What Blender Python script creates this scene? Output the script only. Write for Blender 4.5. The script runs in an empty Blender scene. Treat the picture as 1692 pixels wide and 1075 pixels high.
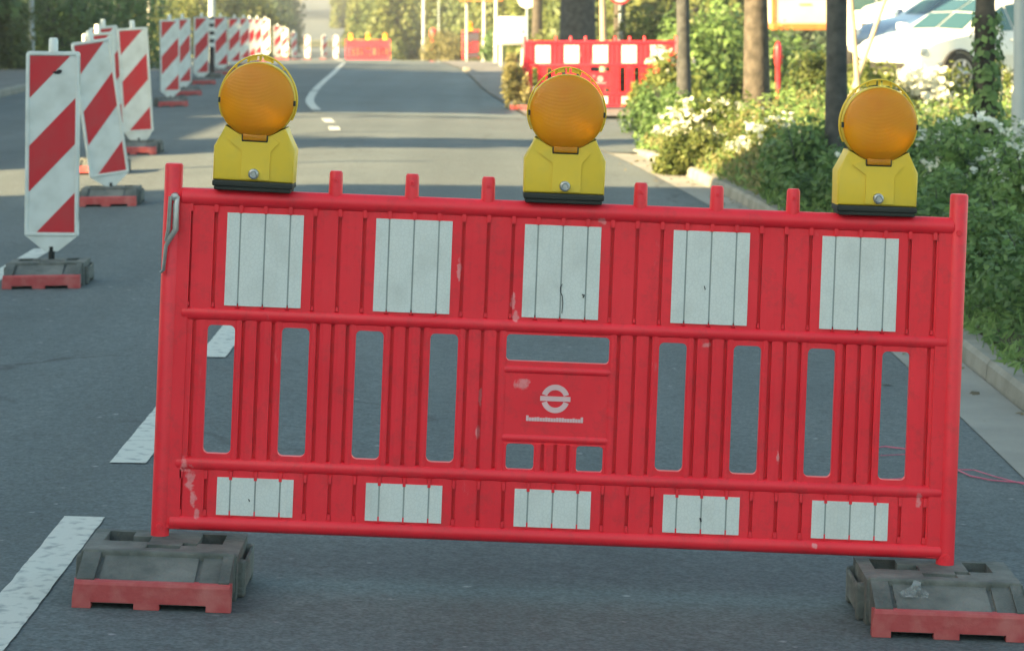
import bpy, bmesh, math, random
import numpy as np
from mathutils import Vector, Matrix, Euler

random.seed(7)
R = math.radians
C = bpy.context.scene.collection
F = 4612.0            # focal length in photo pixels (photo 1692 wide)
HZ = -35.0            # row of the horizon in the photo
CAMZ = 1.6

# ------------------------------------------------------------------ helpers
class MB:
    """collects faces, builds ONE mesh object"""
    def __init__(s): s.v = []; s.f = []; s.m = []; s.mats = []
    def mat(s, m):
        if m not in s.mats: s.mats.append(m)
        return s.mats.index(m)
    def add(s, vs, fs, m, M=None):
        o = len(s.v); k = s.mat(m)
        for p in vs:
            p = Vector(p)
            if M is not None: p = M @ p
            s.v.append(tuple(p))
        for f in fs:
            s.f.append(tuple(i + o for i in f)); s.m.append(k)
    def box(s, x0, x1, y0, y1, z0, z1, m, M=None):
        vs = [(x0,y0,z0),(x1,y0,z0),(x1,y1,z0),(x0,y1,z0),(x0,y0,z1),(x1,y0,z1),(x1,y1,z1),(x0,y1,z1)]
        fs = [(0,3,2,1),(4,5,6,7),(0,1,5,4),(1,2,6,5),(2,3,7,6),(3,0,4,7)]
        s.add(vs, fs, m, M)
    def bbox(s, x0, x1, y0, y1, z0, z1, m, b=0.006, M=None):
        """chamfered box"""
        bm = bmesh.new(); bmesh.ops.create_cube(bm, size=1)
        for v in bm.verts:
            v.co = Vector((x0+(v.co.x+.5)*(x1-x0), y0+(v.co.y+.5)*(y1-y0), z0+(v.co.z+.5)*(z1-z0)))
        bmesh.ops.bevel(bm, geom=bm.edges[:], offset=b, segments=2, profile=.5, affect='EDGES')
        bm.verts.index_update()
        s.add([v.co.copy() for v in bm.verts], [[v.index for v in f.verts] for f in bm.faces], m, M); bm.free()
    def tube(s, pts, radii, m, n=12, M=None, flat=1.0, cap=True):
        """tapered tube along points; radii scalar or list; flat squashes the second axis"""
        pts = [Vector(p) for p in pts]
        if not hasattr(radii, '__len__'): radii = [radii]*len(pts)
        vs = []; fs = []; prev = None
        for i, p in enumerate(pts):
            t = (pts[min(i+1, len(pts)-1)] - pts[max(i-1, 0)]).normalized()
            if prev is None:
                a = Vector((0,1,0)) if abs(t.y) < .9 else Vector((1,0,0))
                u = a - t*a.dot(t)
            else:
                u = prev - t*prev.dot(t)
            u.normalize(); prev = u; w = t.cross(u)
            for k in range(n):
                q = 2*math.pi*k/n
                vs.append(p + (u*math.cos(q)*flat + w*math.sin(q))*radii[i])
        for i in range(len(pts)-1):
            for k in range(n):
                a = i*n+k; b = i*n+(k+1) % n
                fs.append((a, b, b+n, a+n))
        if cap:
            fs.append(tuple(range(n-1, -1, -1))); L = (len(pts)-1)*n
            fs.append(tuple(range(L, L+n)))
        s.add(vs, fs, m, M)
    def lathe(s, prof, m, n=32, M=None, axis='Z'):
        """prof: list of (r, h)"""
        vs = []; fs = []
        for r, h in prof:
            for k in range(n):
                q = 2*math.pi*k/n
                if axis == 'Z': vs.append((r*math.cos(q), r*math.sin(q), h))
                else: vs.append((r*math.cos(q), h, r*math.sin(q)))
        for i in range(len(prof)-1):
            for k in range(n):
                a = i*n+k; b = i*n+(k+1) % n
                fs.append((a, b, b+n, a+n) if axis == 'Z' else (a, a+n, b+n, b))
        s.add(vs, fs, m, M)
    def prism(s, poly, y0, y1, m, M=None):
        """poly in x,z extruded along y (counter-clockwise seen from -y)"""
        n = len(poly)
        vs = [(x, y0, z) for x, z in poly] + [(x, y1, z) for x, z in poly]
        fs = [tuple(range(n)), tuple(range(2*n-1, n-1, -1))]
        for i in range(n):
            j = (i+1) % n
            fs.append((i, i+n, j+n, j))
        s.add(vs, fs, m, M)
    def build(s, name, parent=None, smooth=None):
        me = bpy.data.meshes.new(name)
        me.from_pydata(s.v, [], s.f); me.update()
        for m in s.mats: me.materials.append(m)
        me.polygons.foreach_set('material_index', s.m)
        bm = bmesh.new(); bm.from_mesh(me); bmesh.ops.recalc_face_normals(bm, faces=bm.faces[:])
        bm.to_mesh(me); bm.free()
        o = bpy.data.objects.new(name, me); C.objects.link(o)
        if parent is not None: o.parent = parent
        if smooth is not None:
            me.shade_smooth()
            me.set_sharp_from_angle(angle=R(smooth))
        return o

def tag(o, label=None, cat=None, group=None, kind=None):
    if label: o['label'] = label
    if cat: o['category'] = cat
    if group: o['group'] = group
    if kind: o['kind'] = kind
    return o
def empty(name, loc, rot=(0,0,0), label=None, cat=None, group=None):
    o = bpy.data.objects.new(name, None); C.objects.link(o); o.empty_display_size = .1
    o.location = loc; o.rotation_euler = rot
    return tag(o, label, cat, group)
def copy_tree(o, parent=None):
    c = o.copy(); C.objects.link(c)
    if parent is not None: c.parent = parent
    for ch in list(o.children): copy_tree(ch, c)
    return c

# ------------------------------------------------------------------ materials
def new_mat(name):
    m = bpy.data.materials.new(name); m.use_nodes = True
    return m, m.node_tree.nodes, m.node_tree.links, m.node_tree.nodes['Principled BSDF']
def simple(name, col, rough=.5, metal=0., spec=.5, var=.12, scale=6., bump=0., bscale=60., coat=0., col2=None, thr=(.35,.65)):
    """principled with object-space noise between two colours"""
    m, N, L, P = new_mat(name)
    tc = N.new('ShaderNodeTexCoord'); nz = N.new('ShaderNodeTexNoise')
    nz.inputs['Scale'].default_value = scale; nz.inputs['Detail'].default_value = 6
    L.new(tc.outputs['Object'], nz.inputs['Vector'])
    rp = N.new('ShaderNodeValToRGB'); rp.color_ramp.elements[0].position = thr[0]; rp.color_ramp.elements[1].position = thr[1]
    c2 = col2 if col2 else tuple(min(1, c*(1+var)) for c in col)
    c1 = col if col2 else tuple(c*(1-var) for c in col)
    rp.color_ramp.elements[0].color = (*c1, 1); rp.color_ramp.elements[1].color = (*c2, 1)
    L.new(nz.outputs['Fac'], rp.inputs['Fac']); L.new(rp.outputs['Color'], P.inputs['Base Color'])
    P.inputs['Roughness'].default_value = rough; P.inputs['Metallic'].default_value = metal
    P.inputs['Specular IOR Level'].default_value = spec; P.inputs['Coat Weight'].default_value = coat
    if bump:
        n2 = N.new('ShaderNodeTexNoise'); n2.inputs['Scale'].default_value = bscale; n2.inputs['Detail'].default_value = 4
        L.new(tc.outputs['Object'], n2.inputs['Vector'])
        b = N.new('ShaderNodeBump'); b.inputs['Strength'].default_value = bump; b.inputs['Distance'].default_value = .01
        L.new(n2.outputs['Fac'], b.inputs['Height']); L.new(b.outputs['Normal'], P.inputs['Normal'])
    return m
def asphalt(name, a, b, chip=.75):
    m, N, L, P = new_mat(name)
    tc = N.new('ShaderNodeTexCoord')
    def noise(sc, det=5):
        n = N.new('ShaderNodeTexNoise'); n.inputs['Scale'].default_value = sc; n.inputs['Detail'].default_value = det
        L.new(tc.outputs['Object'], n.inputs['Vector']); return n
    n1 = noise(.55, 6); n2 = noise(26, 3); n3 = noise(7, 4)
    rp = N.new('ShaderNodeValToRGB'); rp.color_ramp.elements[0].position = .3; rp.color_ramp.elements[1].position = .7
    rp.color_ramp.elements[0].color = (*a, 1); rp.color_ramp.elements[1].color = (*b, 1)
    L.new(n1.outputs['Fac'], rp.inputs['Fac'])
    mx = N.new('ShaderNodeMix'); mx.data_type = 'RGBA'; mx.blend_type = 'MULTIPLY'; mx.inputs['Factor'].default_value = 1
    r2 = N.new('ShaderNodeValToRGB'); r2.color_ramp.elements[0].position = .3; r2.color_ramp.elements[1].position = .68
    r2.color_ramp.elements[0].color = (.80,.80,.80,1); r2.color_ramp.elements[1].color = (1.16,1.16,1.16,1)
    L.new(n2.outputs['Fac'], r2.inputs['Fac'])
    n9 = noise(85, 4); r9 = N.new('ShaderNodeValToRGB'); r9.color_ramp.elements[0].position = .33; r9.color_ramp.elements[1].position = .68
    r9.color_ramp.elements[0].color = (.68,.68,.68,1); r9.color_ramp.elements[1].color = (1.33,1.33,1.31,1); L.new(n9.outputs['Fac'], r9.inputs['Fac'])
    mg = N.new('ShaderNodeMix'); mg.data_type = 'RGBA'; mg.blend_type = 'MULTIPLY'; mg.inputs['Factor'].default_value = 1
    L.new(rp.outputs['Color'], mg.inputs['A']); L.new(r9.outputs['Color'], mg.inputs['B'])
    mpg = N.new('ShaderNodeMapping'); mpg.inputs['Scale'].default_value = (1.5, .05, 1); L.new(tc.outputs['Object'], mpg.inputs['Vector'])
    nt = N.new('ShaderNodeTexNoise'); nt.inputs['Scale'].default_value = 1.3; nt.inputs['Detail'].default_value = 5; L.new(mpg.outputs[0], nt.inputs['Vector'])
    rt = N.new('ShaderNodeValToRGB'); rt.color_ramp.elements[0].position = .3; rt.color_ramp.elements[1].position = .7; rt.color_ramp.elements[0].color = (.84,.84,.84,1); rt.color_ramp.elements[1].color = (1.12,1.12,1.12,1); L.new(nt.outputs['Fac'], rt.inputs['Fac'])
    mt = N.new('ShaderNodeMix'); mt.data_type = 'RGBA'; mt.blend_type = 'MULTIPLY'; mt.inputs['Factor'].default_value = 1; L.new(mg.outputs['Result'], mt.inputs['A']); L.new(rt.outputs['Color'], mt.inputs['B'])
    L.new(mt.outputs['Result'], mx.inputs['A']); L.new(r2.outputs['Color'], mx.inputs['B'])
    # pale chips of stone
    v = N.new('ShaderNodeTexVoronoi'); v.inputs['Scale'].default_value = 9; L.new(tc.outputs['Object'], v.inputs['Vector'])
    lt = N.new('ShaderNodeMapRange'); lt.inputs['From Min'].default_value = .04; lt.inputs['From Max'].default_value = .13
    lt.inputs['To Min'].default_value = chip; lt.inputs['To Max'].default_value = 0
    L.new(v.outputs['Distance'], lt.inputs['Value'])
    gate = N.new('ShaderNodeMath'); gate.operation = 'GREATER_THAN'; gate.inputs[1].default_value = .53; L.new(n3.outputs['Fac'], gate.inputs[0])
    mul = N.new('ShaderNodeMath'); mul.operation = 'MULTIPLY'; L.new(lt.outputs['Result'], mul.inputs[0]); L.new(gate.outputs[0], mul.inputs[1])
    m2 = N.new('ShaderNodeMix'); m2.data_type = 'RGBA'; L.new(mul.outputs[0], m2.inputs['Factor'])
    L.new(mx.outputs['Result'], m2.inputs['A']); m2.inputs['B'].default_value = (.32,.33,.33,1)
    # darker stains and thin wandering cracks
    n6 = noise(1.7, 8); st = N.new('ShaderNodeMapRange'); st.inputs['From Min'].default_value = .55; st.inputs['From Max'].default_value = .75; st.inputs['To Max'].default_value = .28; L.new(n6.outputs['Fac'], st.inputs['Value'])
    m7 = N.new('ShaderNodeMix'); m7.data_type = 'RGBA'; L.new(st.outputs[0], m7.inputs['Factor']); L.new(m2.outputs['Result'], m7.inputs['A']); m7.inputs['B'].default_value = (.045,.05,.052,1)
    n7 = noise(1.1, 6); ds = N.new('ShaderNodeMix'); ds.data_type = 'RGBA'; ds.blend_type = 'LINEAR_LIGHT'; ds.inputs['Factor'].default_value = .35; L.new(tc.outputs['Object'], ds.inputs['A']); L.new(n7.outputs['Color'], ds.inputs['B'])
    vc = N.new('ShaderNodeTexVoronoi'); vc.feature = 'DISTANCE_TO_EDGE'; vc.inputs['Scale'].default_value = .33; L.new(ds.outputs['Result'], vc.inputs['Vector'])
    ct = N.new('ShaderNodeMapRange'); ct.inputs['From Min'].default_value = .0; ct.inputs['From Max'].default_value = .006; ct.inputs['To Min'].default_value = .75; ct.inputs['To Max'].default_value = 0; L.new(vc.outputs['Distance'], ct.inputs['Value'])
    n8 = noise(.35, 2); cg = N.new('ShaderNodeMapRange'); cg.inputs['From Min'].default_value = .48; cg.inputs['From Max'].default_value = .56; L.new(n8.outputs['Fac'], cg.inputs['Value'])
    cm = N.new('ShaderNodeMath'); cm.operation = 'MULTIPLY'; L.new(ct.outputs[0], cm.inputs[0]); L.new(cg.outputs[0], cm.inputs[1])
    m8 = N.new('ShaderNodeMix'); m8.data_type = 'RGBA'; L.new(cm.outputs[0], m8.inputs['Factor']); L.new(m7.outputs['Result'], m8.inputs['A']); m8.inputs['B'].default_value = (.03,.032,.033,1)
    L.new(m8.outputs['Result'], P.inputs['Base Color'])
    P.inputs['Roughness'].default_value = .85
    bp = N.new('ShaderNodeBump'); bp.inputs['Strength'].default_value = .35; bp.inputs['Distance'].default_value = .006
    n4 = noise(90, 3); L.new(n4.outputs['Fac'], bp.inputs['Height']); L.new(bp.outputs['Normal'], P.inputs['Normal'])
    return m
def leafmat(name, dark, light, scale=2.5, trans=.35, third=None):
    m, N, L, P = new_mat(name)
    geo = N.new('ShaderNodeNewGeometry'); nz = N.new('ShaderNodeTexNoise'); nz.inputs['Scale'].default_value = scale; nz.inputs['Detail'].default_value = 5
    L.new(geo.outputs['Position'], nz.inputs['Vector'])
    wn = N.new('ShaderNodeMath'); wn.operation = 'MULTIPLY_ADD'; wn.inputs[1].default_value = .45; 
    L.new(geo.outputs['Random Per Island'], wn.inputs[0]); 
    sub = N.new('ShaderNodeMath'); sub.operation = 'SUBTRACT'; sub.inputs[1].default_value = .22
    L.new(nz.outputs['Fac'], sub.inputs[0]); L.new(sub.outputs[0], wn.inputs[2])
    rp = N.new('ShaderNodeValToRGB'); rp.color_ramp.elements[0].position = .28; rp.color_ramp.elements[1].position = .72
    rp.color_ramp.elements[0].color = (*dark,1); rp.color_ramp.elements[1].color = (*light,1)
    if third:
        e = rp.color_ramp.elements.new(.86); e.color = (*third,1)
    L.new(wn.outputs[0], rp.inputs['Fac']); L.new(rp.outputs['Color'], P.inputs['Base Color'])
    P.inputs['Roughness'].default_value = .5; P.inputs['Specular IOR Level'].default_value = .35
    tr = N.new('ShaderNodeBsdfTranslucent'); L.new(rp.outputs['Color'], tr.inputs['Color'])
    ms = N.new('ShaderNodeMixShader'); ms.inputs[0].default_value = trans
    out = N['Material Output']; L.new(P.outputs[0], ms.inputs[1]); L.new(tr.outputs[0], ms.inputs[2]); L.new(ms.outputs[0], out.inputs[0])
    return m

M = {}
M['asphalt'] = asphalt('asphalt', (.080,.100,.106), (.104,.123,.127))
M['asphalt_new'] = asphalt('asphalt_patch', (.108,.138,.146), (.126,.158,.168), .1)
M['paving'] = asphalt('pavement_grey', (.15,.145,.14), (.20,.19,.18), .2)
M['line'] = simple('road_paint', (.53,.54,.49), .7, var=.1, scale=22, col2=(.27,.29,.28), thr=(.52,.70), bump=.2)
M['kerb'] = simple('kerb_concrete', (.20,.195,.165), .9, var=.2, scale=5, bump=.4, bscale=40, col2=(.29,.28,.245))
M['gutter'] = simple('gutter_concrete', (.225,.22,.195), .9, scale=2.2, bump=.4, bscale=30, col2=(.31,.30,.265), thr=(.35,.7))
M['soil'] = simple('soil', (.07,.055,.035), .95, scale=3, col2=(.10,.10,.045), bump=.5, bscale=20)
M['meadow'] = simple('meadow', (.09,.10,.035), .95, scale=.25, col2=(.16,.15,.06), bump=.5, bscale=8)

# red plastic with pale rubbed scuffs
m, N, L, P = new_mat('red_plastic')
tc = N.new('ShaderNodeTexCoord'); nz = N.new('ShaderNodeTexNoise'); nz.inputs['Scale'].default_value = 3.5; nz.inputs['Detail'].default_value = 5
L.new(tc.outputs['Object'], nz.inputs['Vector'])
rp = N.new('ShaderNodeValToRGB'); rp.color_ramp.elements[0].color = (.82,.016,.034,1); rp.color_ramp.elements[1].color = (.93,.030,.050,1)
rp.color_ramp.elements[0].position = .3; rp.color_ramp.elements[1].position = .7
L.new(nz.outputs['Fac'], rp.inputs['Fac'])
mp = N.new('ShaderNodeMapping'); mp.inputs['Scale'].default_value = (16, 16, 5); L.new(tc.outputs['Object'], mp.inputs['Vector'])
n2 = N.new('ShaderNodeTexNoise'); n2.inputs['Scale'].default_value = 1.4; n2.inputs['Detail'].default_value = 8; n2.inputs['Roughness'].default_value = .7
L.new(mp.outputs[0], n2.inputs['Vector'])
mr = N.new('ShaderNodeMapRange'); mr.inputs['From Min'].default_value = .66; mr.inputs['From Max'].default_value = .78; mr.inputs['To Max'].default_value = .45
L.new(n2.outputs['Fac'], mr.inputs['Value'])
mx = N.new('ShaderNodeMix'); mx.data_type = 'RGBA'; L.new(mr.outputs[0], mx.inputs['Factor']); L.new(rp.outputs[0], mx.inputs['A']); mx.inputs['B'].default_value = (.85,.26,.27,1)
# scrapes worn into the plastic at known places (object coordinates), broken up by fine noise
S_ = 1/615.0; last = None
for (u, v, w_, h_) in ((-603,-190,14,30),(-597,-226,11,24),(-614,-170,11,22),(-590,-250,10,16),(-605,-205,18,14),(-82,120,9,24),(-77,96,14,16),(-173,168,7,30),(-132,-100,8,26),(-212,50,8,20),(-130,-40,5,30),(240,60,14,7),(365,-120,6,20),(520,120,6,30),(-420,20,7,18),(-60,-15,22,16),(600,-180,9,26),(60,258,14,10),(430,-262,12,8)):
    vm = N.new('ShaderNodeVectorMath'); vm.operation = 'SUBTRACT'; vm.inputs[1].default_value = (u*S_, 0, (v+292)*S_); L.new(tc.outputs['Object'], vm.inputs[0])
    v2 = N.new('ShaderNodeVectorMath'); v2.operation = 'MULTIPLY'; v2.inputs[1].default_value = (1/(w_*S_), 0, 1/(h_*S_)); L.new(vm.outputs[0], v2.inputs[0])
    v3 = N.new('ShaderNodeVectorMath'); v3.operation = 'LENGTH'; L.new(v2.outputs[0], v3.inputs[0])
    m1 = N.new('ShaderNodeMapRange'); m1.inputs['From Min'].default_value = .1; m1.inputs['From Max'].default_value = 1.0; m1.inputs['To Min'].default_value = 1; m1.inputs['To Max'].default_value = 0
    L.new(v3.outputs['Value'], m1.inputs['Value'])
    if last is None: last = m1.outputs[0]
    else:
        mm_ = N.new('ShaderNodeMath'); mm_.operation = 'MAXIMUM'; L.new(last, mm_.inputs[0]); L.new(m1.outputs[0], mm_.inputs[1]); last = mm_.outputs[0]
n3 = N.new('ShaderNodeTexNoise'); n3.inputs['Scale'].default_value = 70; n3.inputs['Detail'].default_value = 6; L.new(tc.outputs['Object'], n3.inputs['Vector'])
ad = N.new('ShaderNodeMath'); ad.operation = 'MULTIPLY_ADD'; ad.inputs[1].default_value = .75; L.new(last, ad.inputs[0]); L.new(n3.outputs['Fac'], ad.inputs[2])
m3 = N.new('ShaderNodeMapRange'); m3.inputs['From Min'].default_value = .86; m3.inputs['From Max'].default_value = 1.05; m3.inputs['To Max'].default_value = .55; L.new(ad.outputs[0], m3.inputs['Value'])
m4 = N.new('ShaderNodeMix'); m4.data_type = 'RGBA'; L.new(m3.outputs[0], m4.inputs['Factor']); L.new(mx.outputs['Result'], m4.inputs['A']); m4.inputs['B'].default_value = (.80,.42,.43,1)
# road film: fine dull speckle
n5 = N.new('ShaderNodeTexNoise'); n5.inputs['Scale'].default_value = 18; n5.inputs['Detail'].default_value = 10; n5.inputs['Roughness'].default_value = .75; L.new(tc.outputs['Object'], n5.inputs['Vector'])
m5 = N.new('ShaderNodeMapRange'); m5.inputs['From Min'].default_value = .50; m5.inputs['From Max'].default_value = .78; m5.inputs['To Max'].default_value = .7; L.new(n5.outputs['Fac'], m5.inputs['Value'])
m6 = N.new('ShaderNodeMix'); m6.data_type = 'RGBA'; L.new(m5.outputs[0], m6.inputs['Factor']); L.new(m4.outputs['Result'], m6.inputs['A']); m6.inputs['B'].default_value = (.50,.040,.046,1)
L.new(m6.outputs['Result'], P.inputs['Base Color']); P.inputs['Roughness'].default_value = .45; P.inputs['Specular IOR Level'].default_value = .45
M['red'] = m
M['scuff'] = simple('scuffed_plastic', (.60,.20,.21), .7, scale=40, col2=(.72,.45,.44))
M['white_sheet'] = simple('white_reflective', (.70,.73,.715), .38, scale=11, col2=(.60,.62,.60), thr=(.48,.80), bump=.12, bscale=260)
nt_ = M['white_sheet'].node_tree; tcw = nt_.nodes.new('ShaderNodeTexCoord'); vw = nt_.nodes.new('ShaderNodeTexVoronoi'); vw.feature = 'DISTANCE_TO_EDGE'; vw.inputs['Scale'].default_value = 95; nt_.links.new(tcw.outputs['Object'], vw.inputs['Vector'])
mw = nt_.nodes.new('ShaderNodeMapRange'); mw.inputs['From Max'].default_value = .12; mw.inputs['To Min'].default_value = .28; mw.inputs['To Max'].default_value = 0; nt_.links.new(vw.outputs['Distance'], mw.inputs['Value'])
xw = nt_.nodes.new('ShaderNodeMix'); xw.data_type = 'RGBA'; bw = nt_.nodes['Principled BSDF']; src = bw.inputs['Base Color'].links[0].from_socket
nt_.links.new(mw.outputs[0], xw.inputs['Factor']); nt_.links.new(src, xw.inputs['A']); xw.inputs['B'].default_value = (.46,.49,.48,1); nt_.links.new(xw.outputs['Result'], bw.inputs['Base Color'])
M['seam'] = simple('plate_seam', (.30,.335,.33), .6)
M['white_plastic'] = simple('white_plastic', (.70,.74,.72), .45, scale=9, col2=(.54,.57,.54), thr=(.42,.80), bump=.1, bscale=200)
M['white_cap'] = simple('cap_plastic', (.74,.78,.75), .45, var=.05)
M['red_sheet'] = simple('red_reflective', (.58,.014,.028), .42, scale=8, col2=(.50,.05,.055), thr=(.42,.80))
M['dark_mark'] = simple('black_smudge', (.02,.02,.025), .7)
M['rubber'] = simple('recycled_rubber', (.082,.092,.086), .9, scale=9, col2=(.185,.19,.175), thr=(.38,.72), bump=.8, bscale=45)
M['rubber_dark'] = simple('dark_rubber', (.018,.02,.02), .85)
M['strip'] = simple('red_edge_strip', (.42,.060,.062), .65, scale=14, col2=(.50,.15,.14), thr=(.45,.75), bump=.3, bscale=50)
m, N, L, P = new_mat('dried_paint'); P.inputs['Base Color'].default_value = (.33,.36,.35,1); P.inputs['Roughness'].default_value = .8
tc = N.new('ShaderNodeTexCoord'); nz = N.new('ShaderNodeTexNoise'); nz.inputs['Scale'].default_value = 38; nz.inputs['Detail'].default_value = 6; L.new(tc.outputs['Object'], nz.inputs['Vector'])
mr = N.new('ShaderNodeMapRange'); mr.inputs['From Min'].default_value = .34; mr.inputs['From Max'].default_value = .72; mr.inputs['To Max'].default_value = .75; L.new(nz.outputs['Fac'], mr.inputs['Value']); L.new(mr.outputs[0], P.inputs['Alpha'])
M['splash'] = m
M['yellow'] = simple('yellow_plastic', (.80,.545,.040), .42, scale=16, col2=(.70,.50,.055), thr=(.45,.75))
M['lamp_rubber'] = simple('black_gasket', (.02,.024,.02), .7)
M['steel'] = simple('galvanised_steel', (.42,.43,.43), .42, metal=.7, var=.15, scale=20)
M['logo'] = simple('logo_print', (.74,.47,.49), .6)
M['tape'] = simple('red_tape', (.55,.10,.18), .5)
M['bark'] = simple('bark_brown', (.052,.045,.036), .95, scale=14, col2=(.105,.088,.070), bump=1.0, bscale=26)
M['bark_dark'] = simple('bark_dark', (.040,.042,.042), .95, scale=12, col2=(.080,.082,.078), bump=1.0, bscale=26)
M['twig'] = simple('pale_wood', (.42,.33,.22), .8)
M['grey_pole'] = simple('painted_grey_pole', (.33,.38,.40), .5, var=.05)
M['pale_pole'] = simple('pale_pole', (.52,.50,.44), .55, var=.08)
M['plaster'] = simple('render_wall', (.42,.38,.32), .9, scale=2)
M['roof_tile'] = simple('roof_tile', (.20,.07,.05), .8, scale=10, bump=.6, bscale=20)
M['frame'] = simple('frame_white', (.7,.7,.68), .5)
m, N, L, P = new_mat('window_glass'); P.inputs['Base Color'].default_value = (.03,.04,.045,1); P.inputs['Roughness'].default_value = .06; P.inputs['Specular IOR Level'].default_value = .7; M['glass'] = m
m, N, L, P = new_mat('car_glass'); P.inputs['Base Color'].default_value = (.03,.085,.10,1); P.inputs['Roughness'].default_value = .08; P.inputs['Specular IOR Level'].default_value = .8; M['car_glass'] = m
M['car_white'] = simple('white_car_paint', (.78,.78,.75), .3, var=.02, coat=.6)
M['car_blue'] = simple('pale_blue_paint', (.16,.24,.36), .3, var=.05, coat=.6)
M['tyre'] = simple('tyre_rubber', (.02,.02,.02), .85)
M['rim'] = simple('alloy_rim', (.5,.5,.5), .35, metal=.8)
M['lamp_clear'] = simple('headlamp', (.55,.58,.6), .15, coat=.8)
M['cream'] = simple('cream_panel', (.60,.55,.43), .6, scale=1.5)
M['orange'] = simple('orange_paint', (.46,.16,.035), .55)
M['sign_yellow'] = simple('sign_yellow', (.80,.52,.02), .45)
M['sign_white'] = simple('sign_white', (.80,.78,.74), .5, var=.03)
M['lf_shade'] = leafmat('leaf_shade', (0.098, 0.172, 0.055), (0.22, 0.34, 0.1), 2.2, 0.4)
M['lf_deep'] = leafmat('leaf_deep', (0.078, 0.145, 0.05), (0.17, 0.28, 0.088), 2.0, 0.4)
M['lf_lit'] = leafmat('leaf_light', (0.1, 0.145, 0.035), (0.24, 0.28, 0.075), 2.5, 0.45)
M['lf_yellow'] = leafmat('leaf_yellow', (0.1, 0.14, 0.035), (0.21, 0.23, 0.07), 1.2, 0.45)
M['lf_dry'] = leafmat('leaf_dry', (0.15, 0.15, 0.05), (0.32, 0.29, 0.12), 2.5, 0.4)
M['lf_far'] = leafmat('leaf_far', (0.075, 0.115, 0.04), (0.16, 0.2, 0.07), 0.35, 0.4)
M['lf_far_dark'] = leafmat('leaf_far_dark', (0.05, 0.088, 0.055), (0.105, 0.155, 0.085), 0.35, 0.35)
M['litter'] = leafmat('leaf_litter', (.10,.075,.035), (.22,.17,.07), 6, .1)
M['petal'] = leafmat('petal_white', (.74,.75,.62), (.85,.85,.76), 4, .35)

# amber lens: ribbed translucent plastic
m, N, L, P = new_mat('amber_lens')
tc = N.new('ShaderNodeTexCoord')
gr = N.new('ShaderNodeTexNoise'); gr.inputs['Scale'].default_value = 9; L.new(tc.outputs['Object'], gr.inputs['Vector'])
rp = N.new('ShaderNodeValToRGB'); rp.color_ramp.elements[0].color = (.92,.31,.002,1); rp.color_ramp.elements[1].color = (1.0,.40,.005,1)
rp.color_ramp.elements[0].position = .3; rp.color_ramp.elements[1].position = .7
L.new(gr.outputs['Fac'], rp.inputs['Fac']); L.new(rp.outputs[0], P.inputs['Base Color'])
P.inputs['Roughness'].default_value = .28; P.inputs['Coat Weight'].default_value = .15; P.inputs['Coat Roughness'].default_value = .2
P.inputs['Subsurface Weight'].default_value = .3; P.inputs['Subsurface Radius'].default_value = (.03,.012,.002); P.inputs['Subsurface Scale'].default_value = .5
ck = N.new('ShaderNodeTexWave'); ck.wave_type = 'RINGS'; ck.rings_direction = 'SPHERICAL'; ck.inputs['Scale'].default_value = 90
L.new(tc.outputs['Object'], ck.inputs['Vector'])
bp = N.new('ShaderNodeBump'); bp.inputs['Strength'].default_value = .2; bp.inputs['Distance'].default_value = .002
L.new(ck.outputs['Fac'], bp.inputs['Height']); L.new(bp.outputs['Normal'], P.inputs['Normal'])
tp_ = N.new('ShaderNodeBsdfTransparent'); tp_.inputs['Color'].default_value = (1.0,.50,.02,1)
ms = N.new('ShaderNodeMixShader'); ms.inputs[0].default_value = .32
L.new(P.outputs[0], ms.inputs[1]); L.new(tp_.outputs[0], ms.inputs[2]); L.new(ms.outputs[0], N['Material Output'].inputs[0])
M['amber'] = m
m, N, L, P = new_mat('reflector_silver'); P.inputs['Base Color'].default_value = (.88,.88,.85,1); P.inputs['Metallic'].default_value = 1; P.inputs['Roughness'].default_value = .34; M['silver'] = m
M['sign_blue'] = simple('sign_blue', (.03,.10,.42), .4)

# ------------------------------------------------------------------ the ground
def curve(xs, ys, sm):
    t = np.arange(-80, 1000, .5); v = np.interp(t, xs, ys)
    mm = max(1, int(8*sm)); k = np.exp(-.5*(np.arange(-mm, mm+1)*.5/sm)**2); k /= k.sum()
    n = len(k)//2; vp = np.pad(v, n, mode='edge'); v = np.convolve(vp, k, 'valid')
    return lambda y: float(np.interp(y, t, v))
P_ = curve([-80,0,22,27,38,49,57,80,100,135,150,200,300,400,500,1000],
           [0,0,0,-.02,-.12,-.22,-.33,-.74,-1.28,-2.35,-2.62,-3.2,-3.2,-2.6,-1,6], 2.0)
XC = curve([-80,0,14,24,31,39,44,56,75,135,230,300,400,1000], [-1.27,-1.27,-1.27,-1.55,-1.95,-2.85,-3.12,-3.6,-4.5,-9,-15,-19.9,-26.5,-66], 1.2)
XR = curve([-80,0,12,17,21,26.7,29,36,47,68,100,135,230,300,400,1000], [1.77,1.77,1.75,1.68,1.50,1.05,.8,.2,-.5,-1.27,-3.2,-5.4,-11,-16,-22.5,-62], 1.0)
XL = curve([-80,0,20,42,60,80,135,230,300,400,1000], [-6.2,-6.2,-6.5,-7.8,-8.6,-9.6,-13,-19,-24,-30.5,-70], 3.0)
def g(x, y):
    xc = XC(y); k = .037 if y < 25 else (.037-.017*min(1, (y-25)/30))
    if x > xc: return P_(y) - k*(min(x, XR(y)+.3)-xc)
    return P_(y) - .012*(xc-max(x, XL(y)))
def at(px, d): return (px-846)*d/F
def zpx(py, d): return CAMZ - (py-HZ)*d/F
def ROWS(a, b):
    out = []; y = a
    while y < b:
        out.append(y); y += .5 if y < 62 else (2 if y < 160 else 10)
    out.append(b); return out

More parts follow.
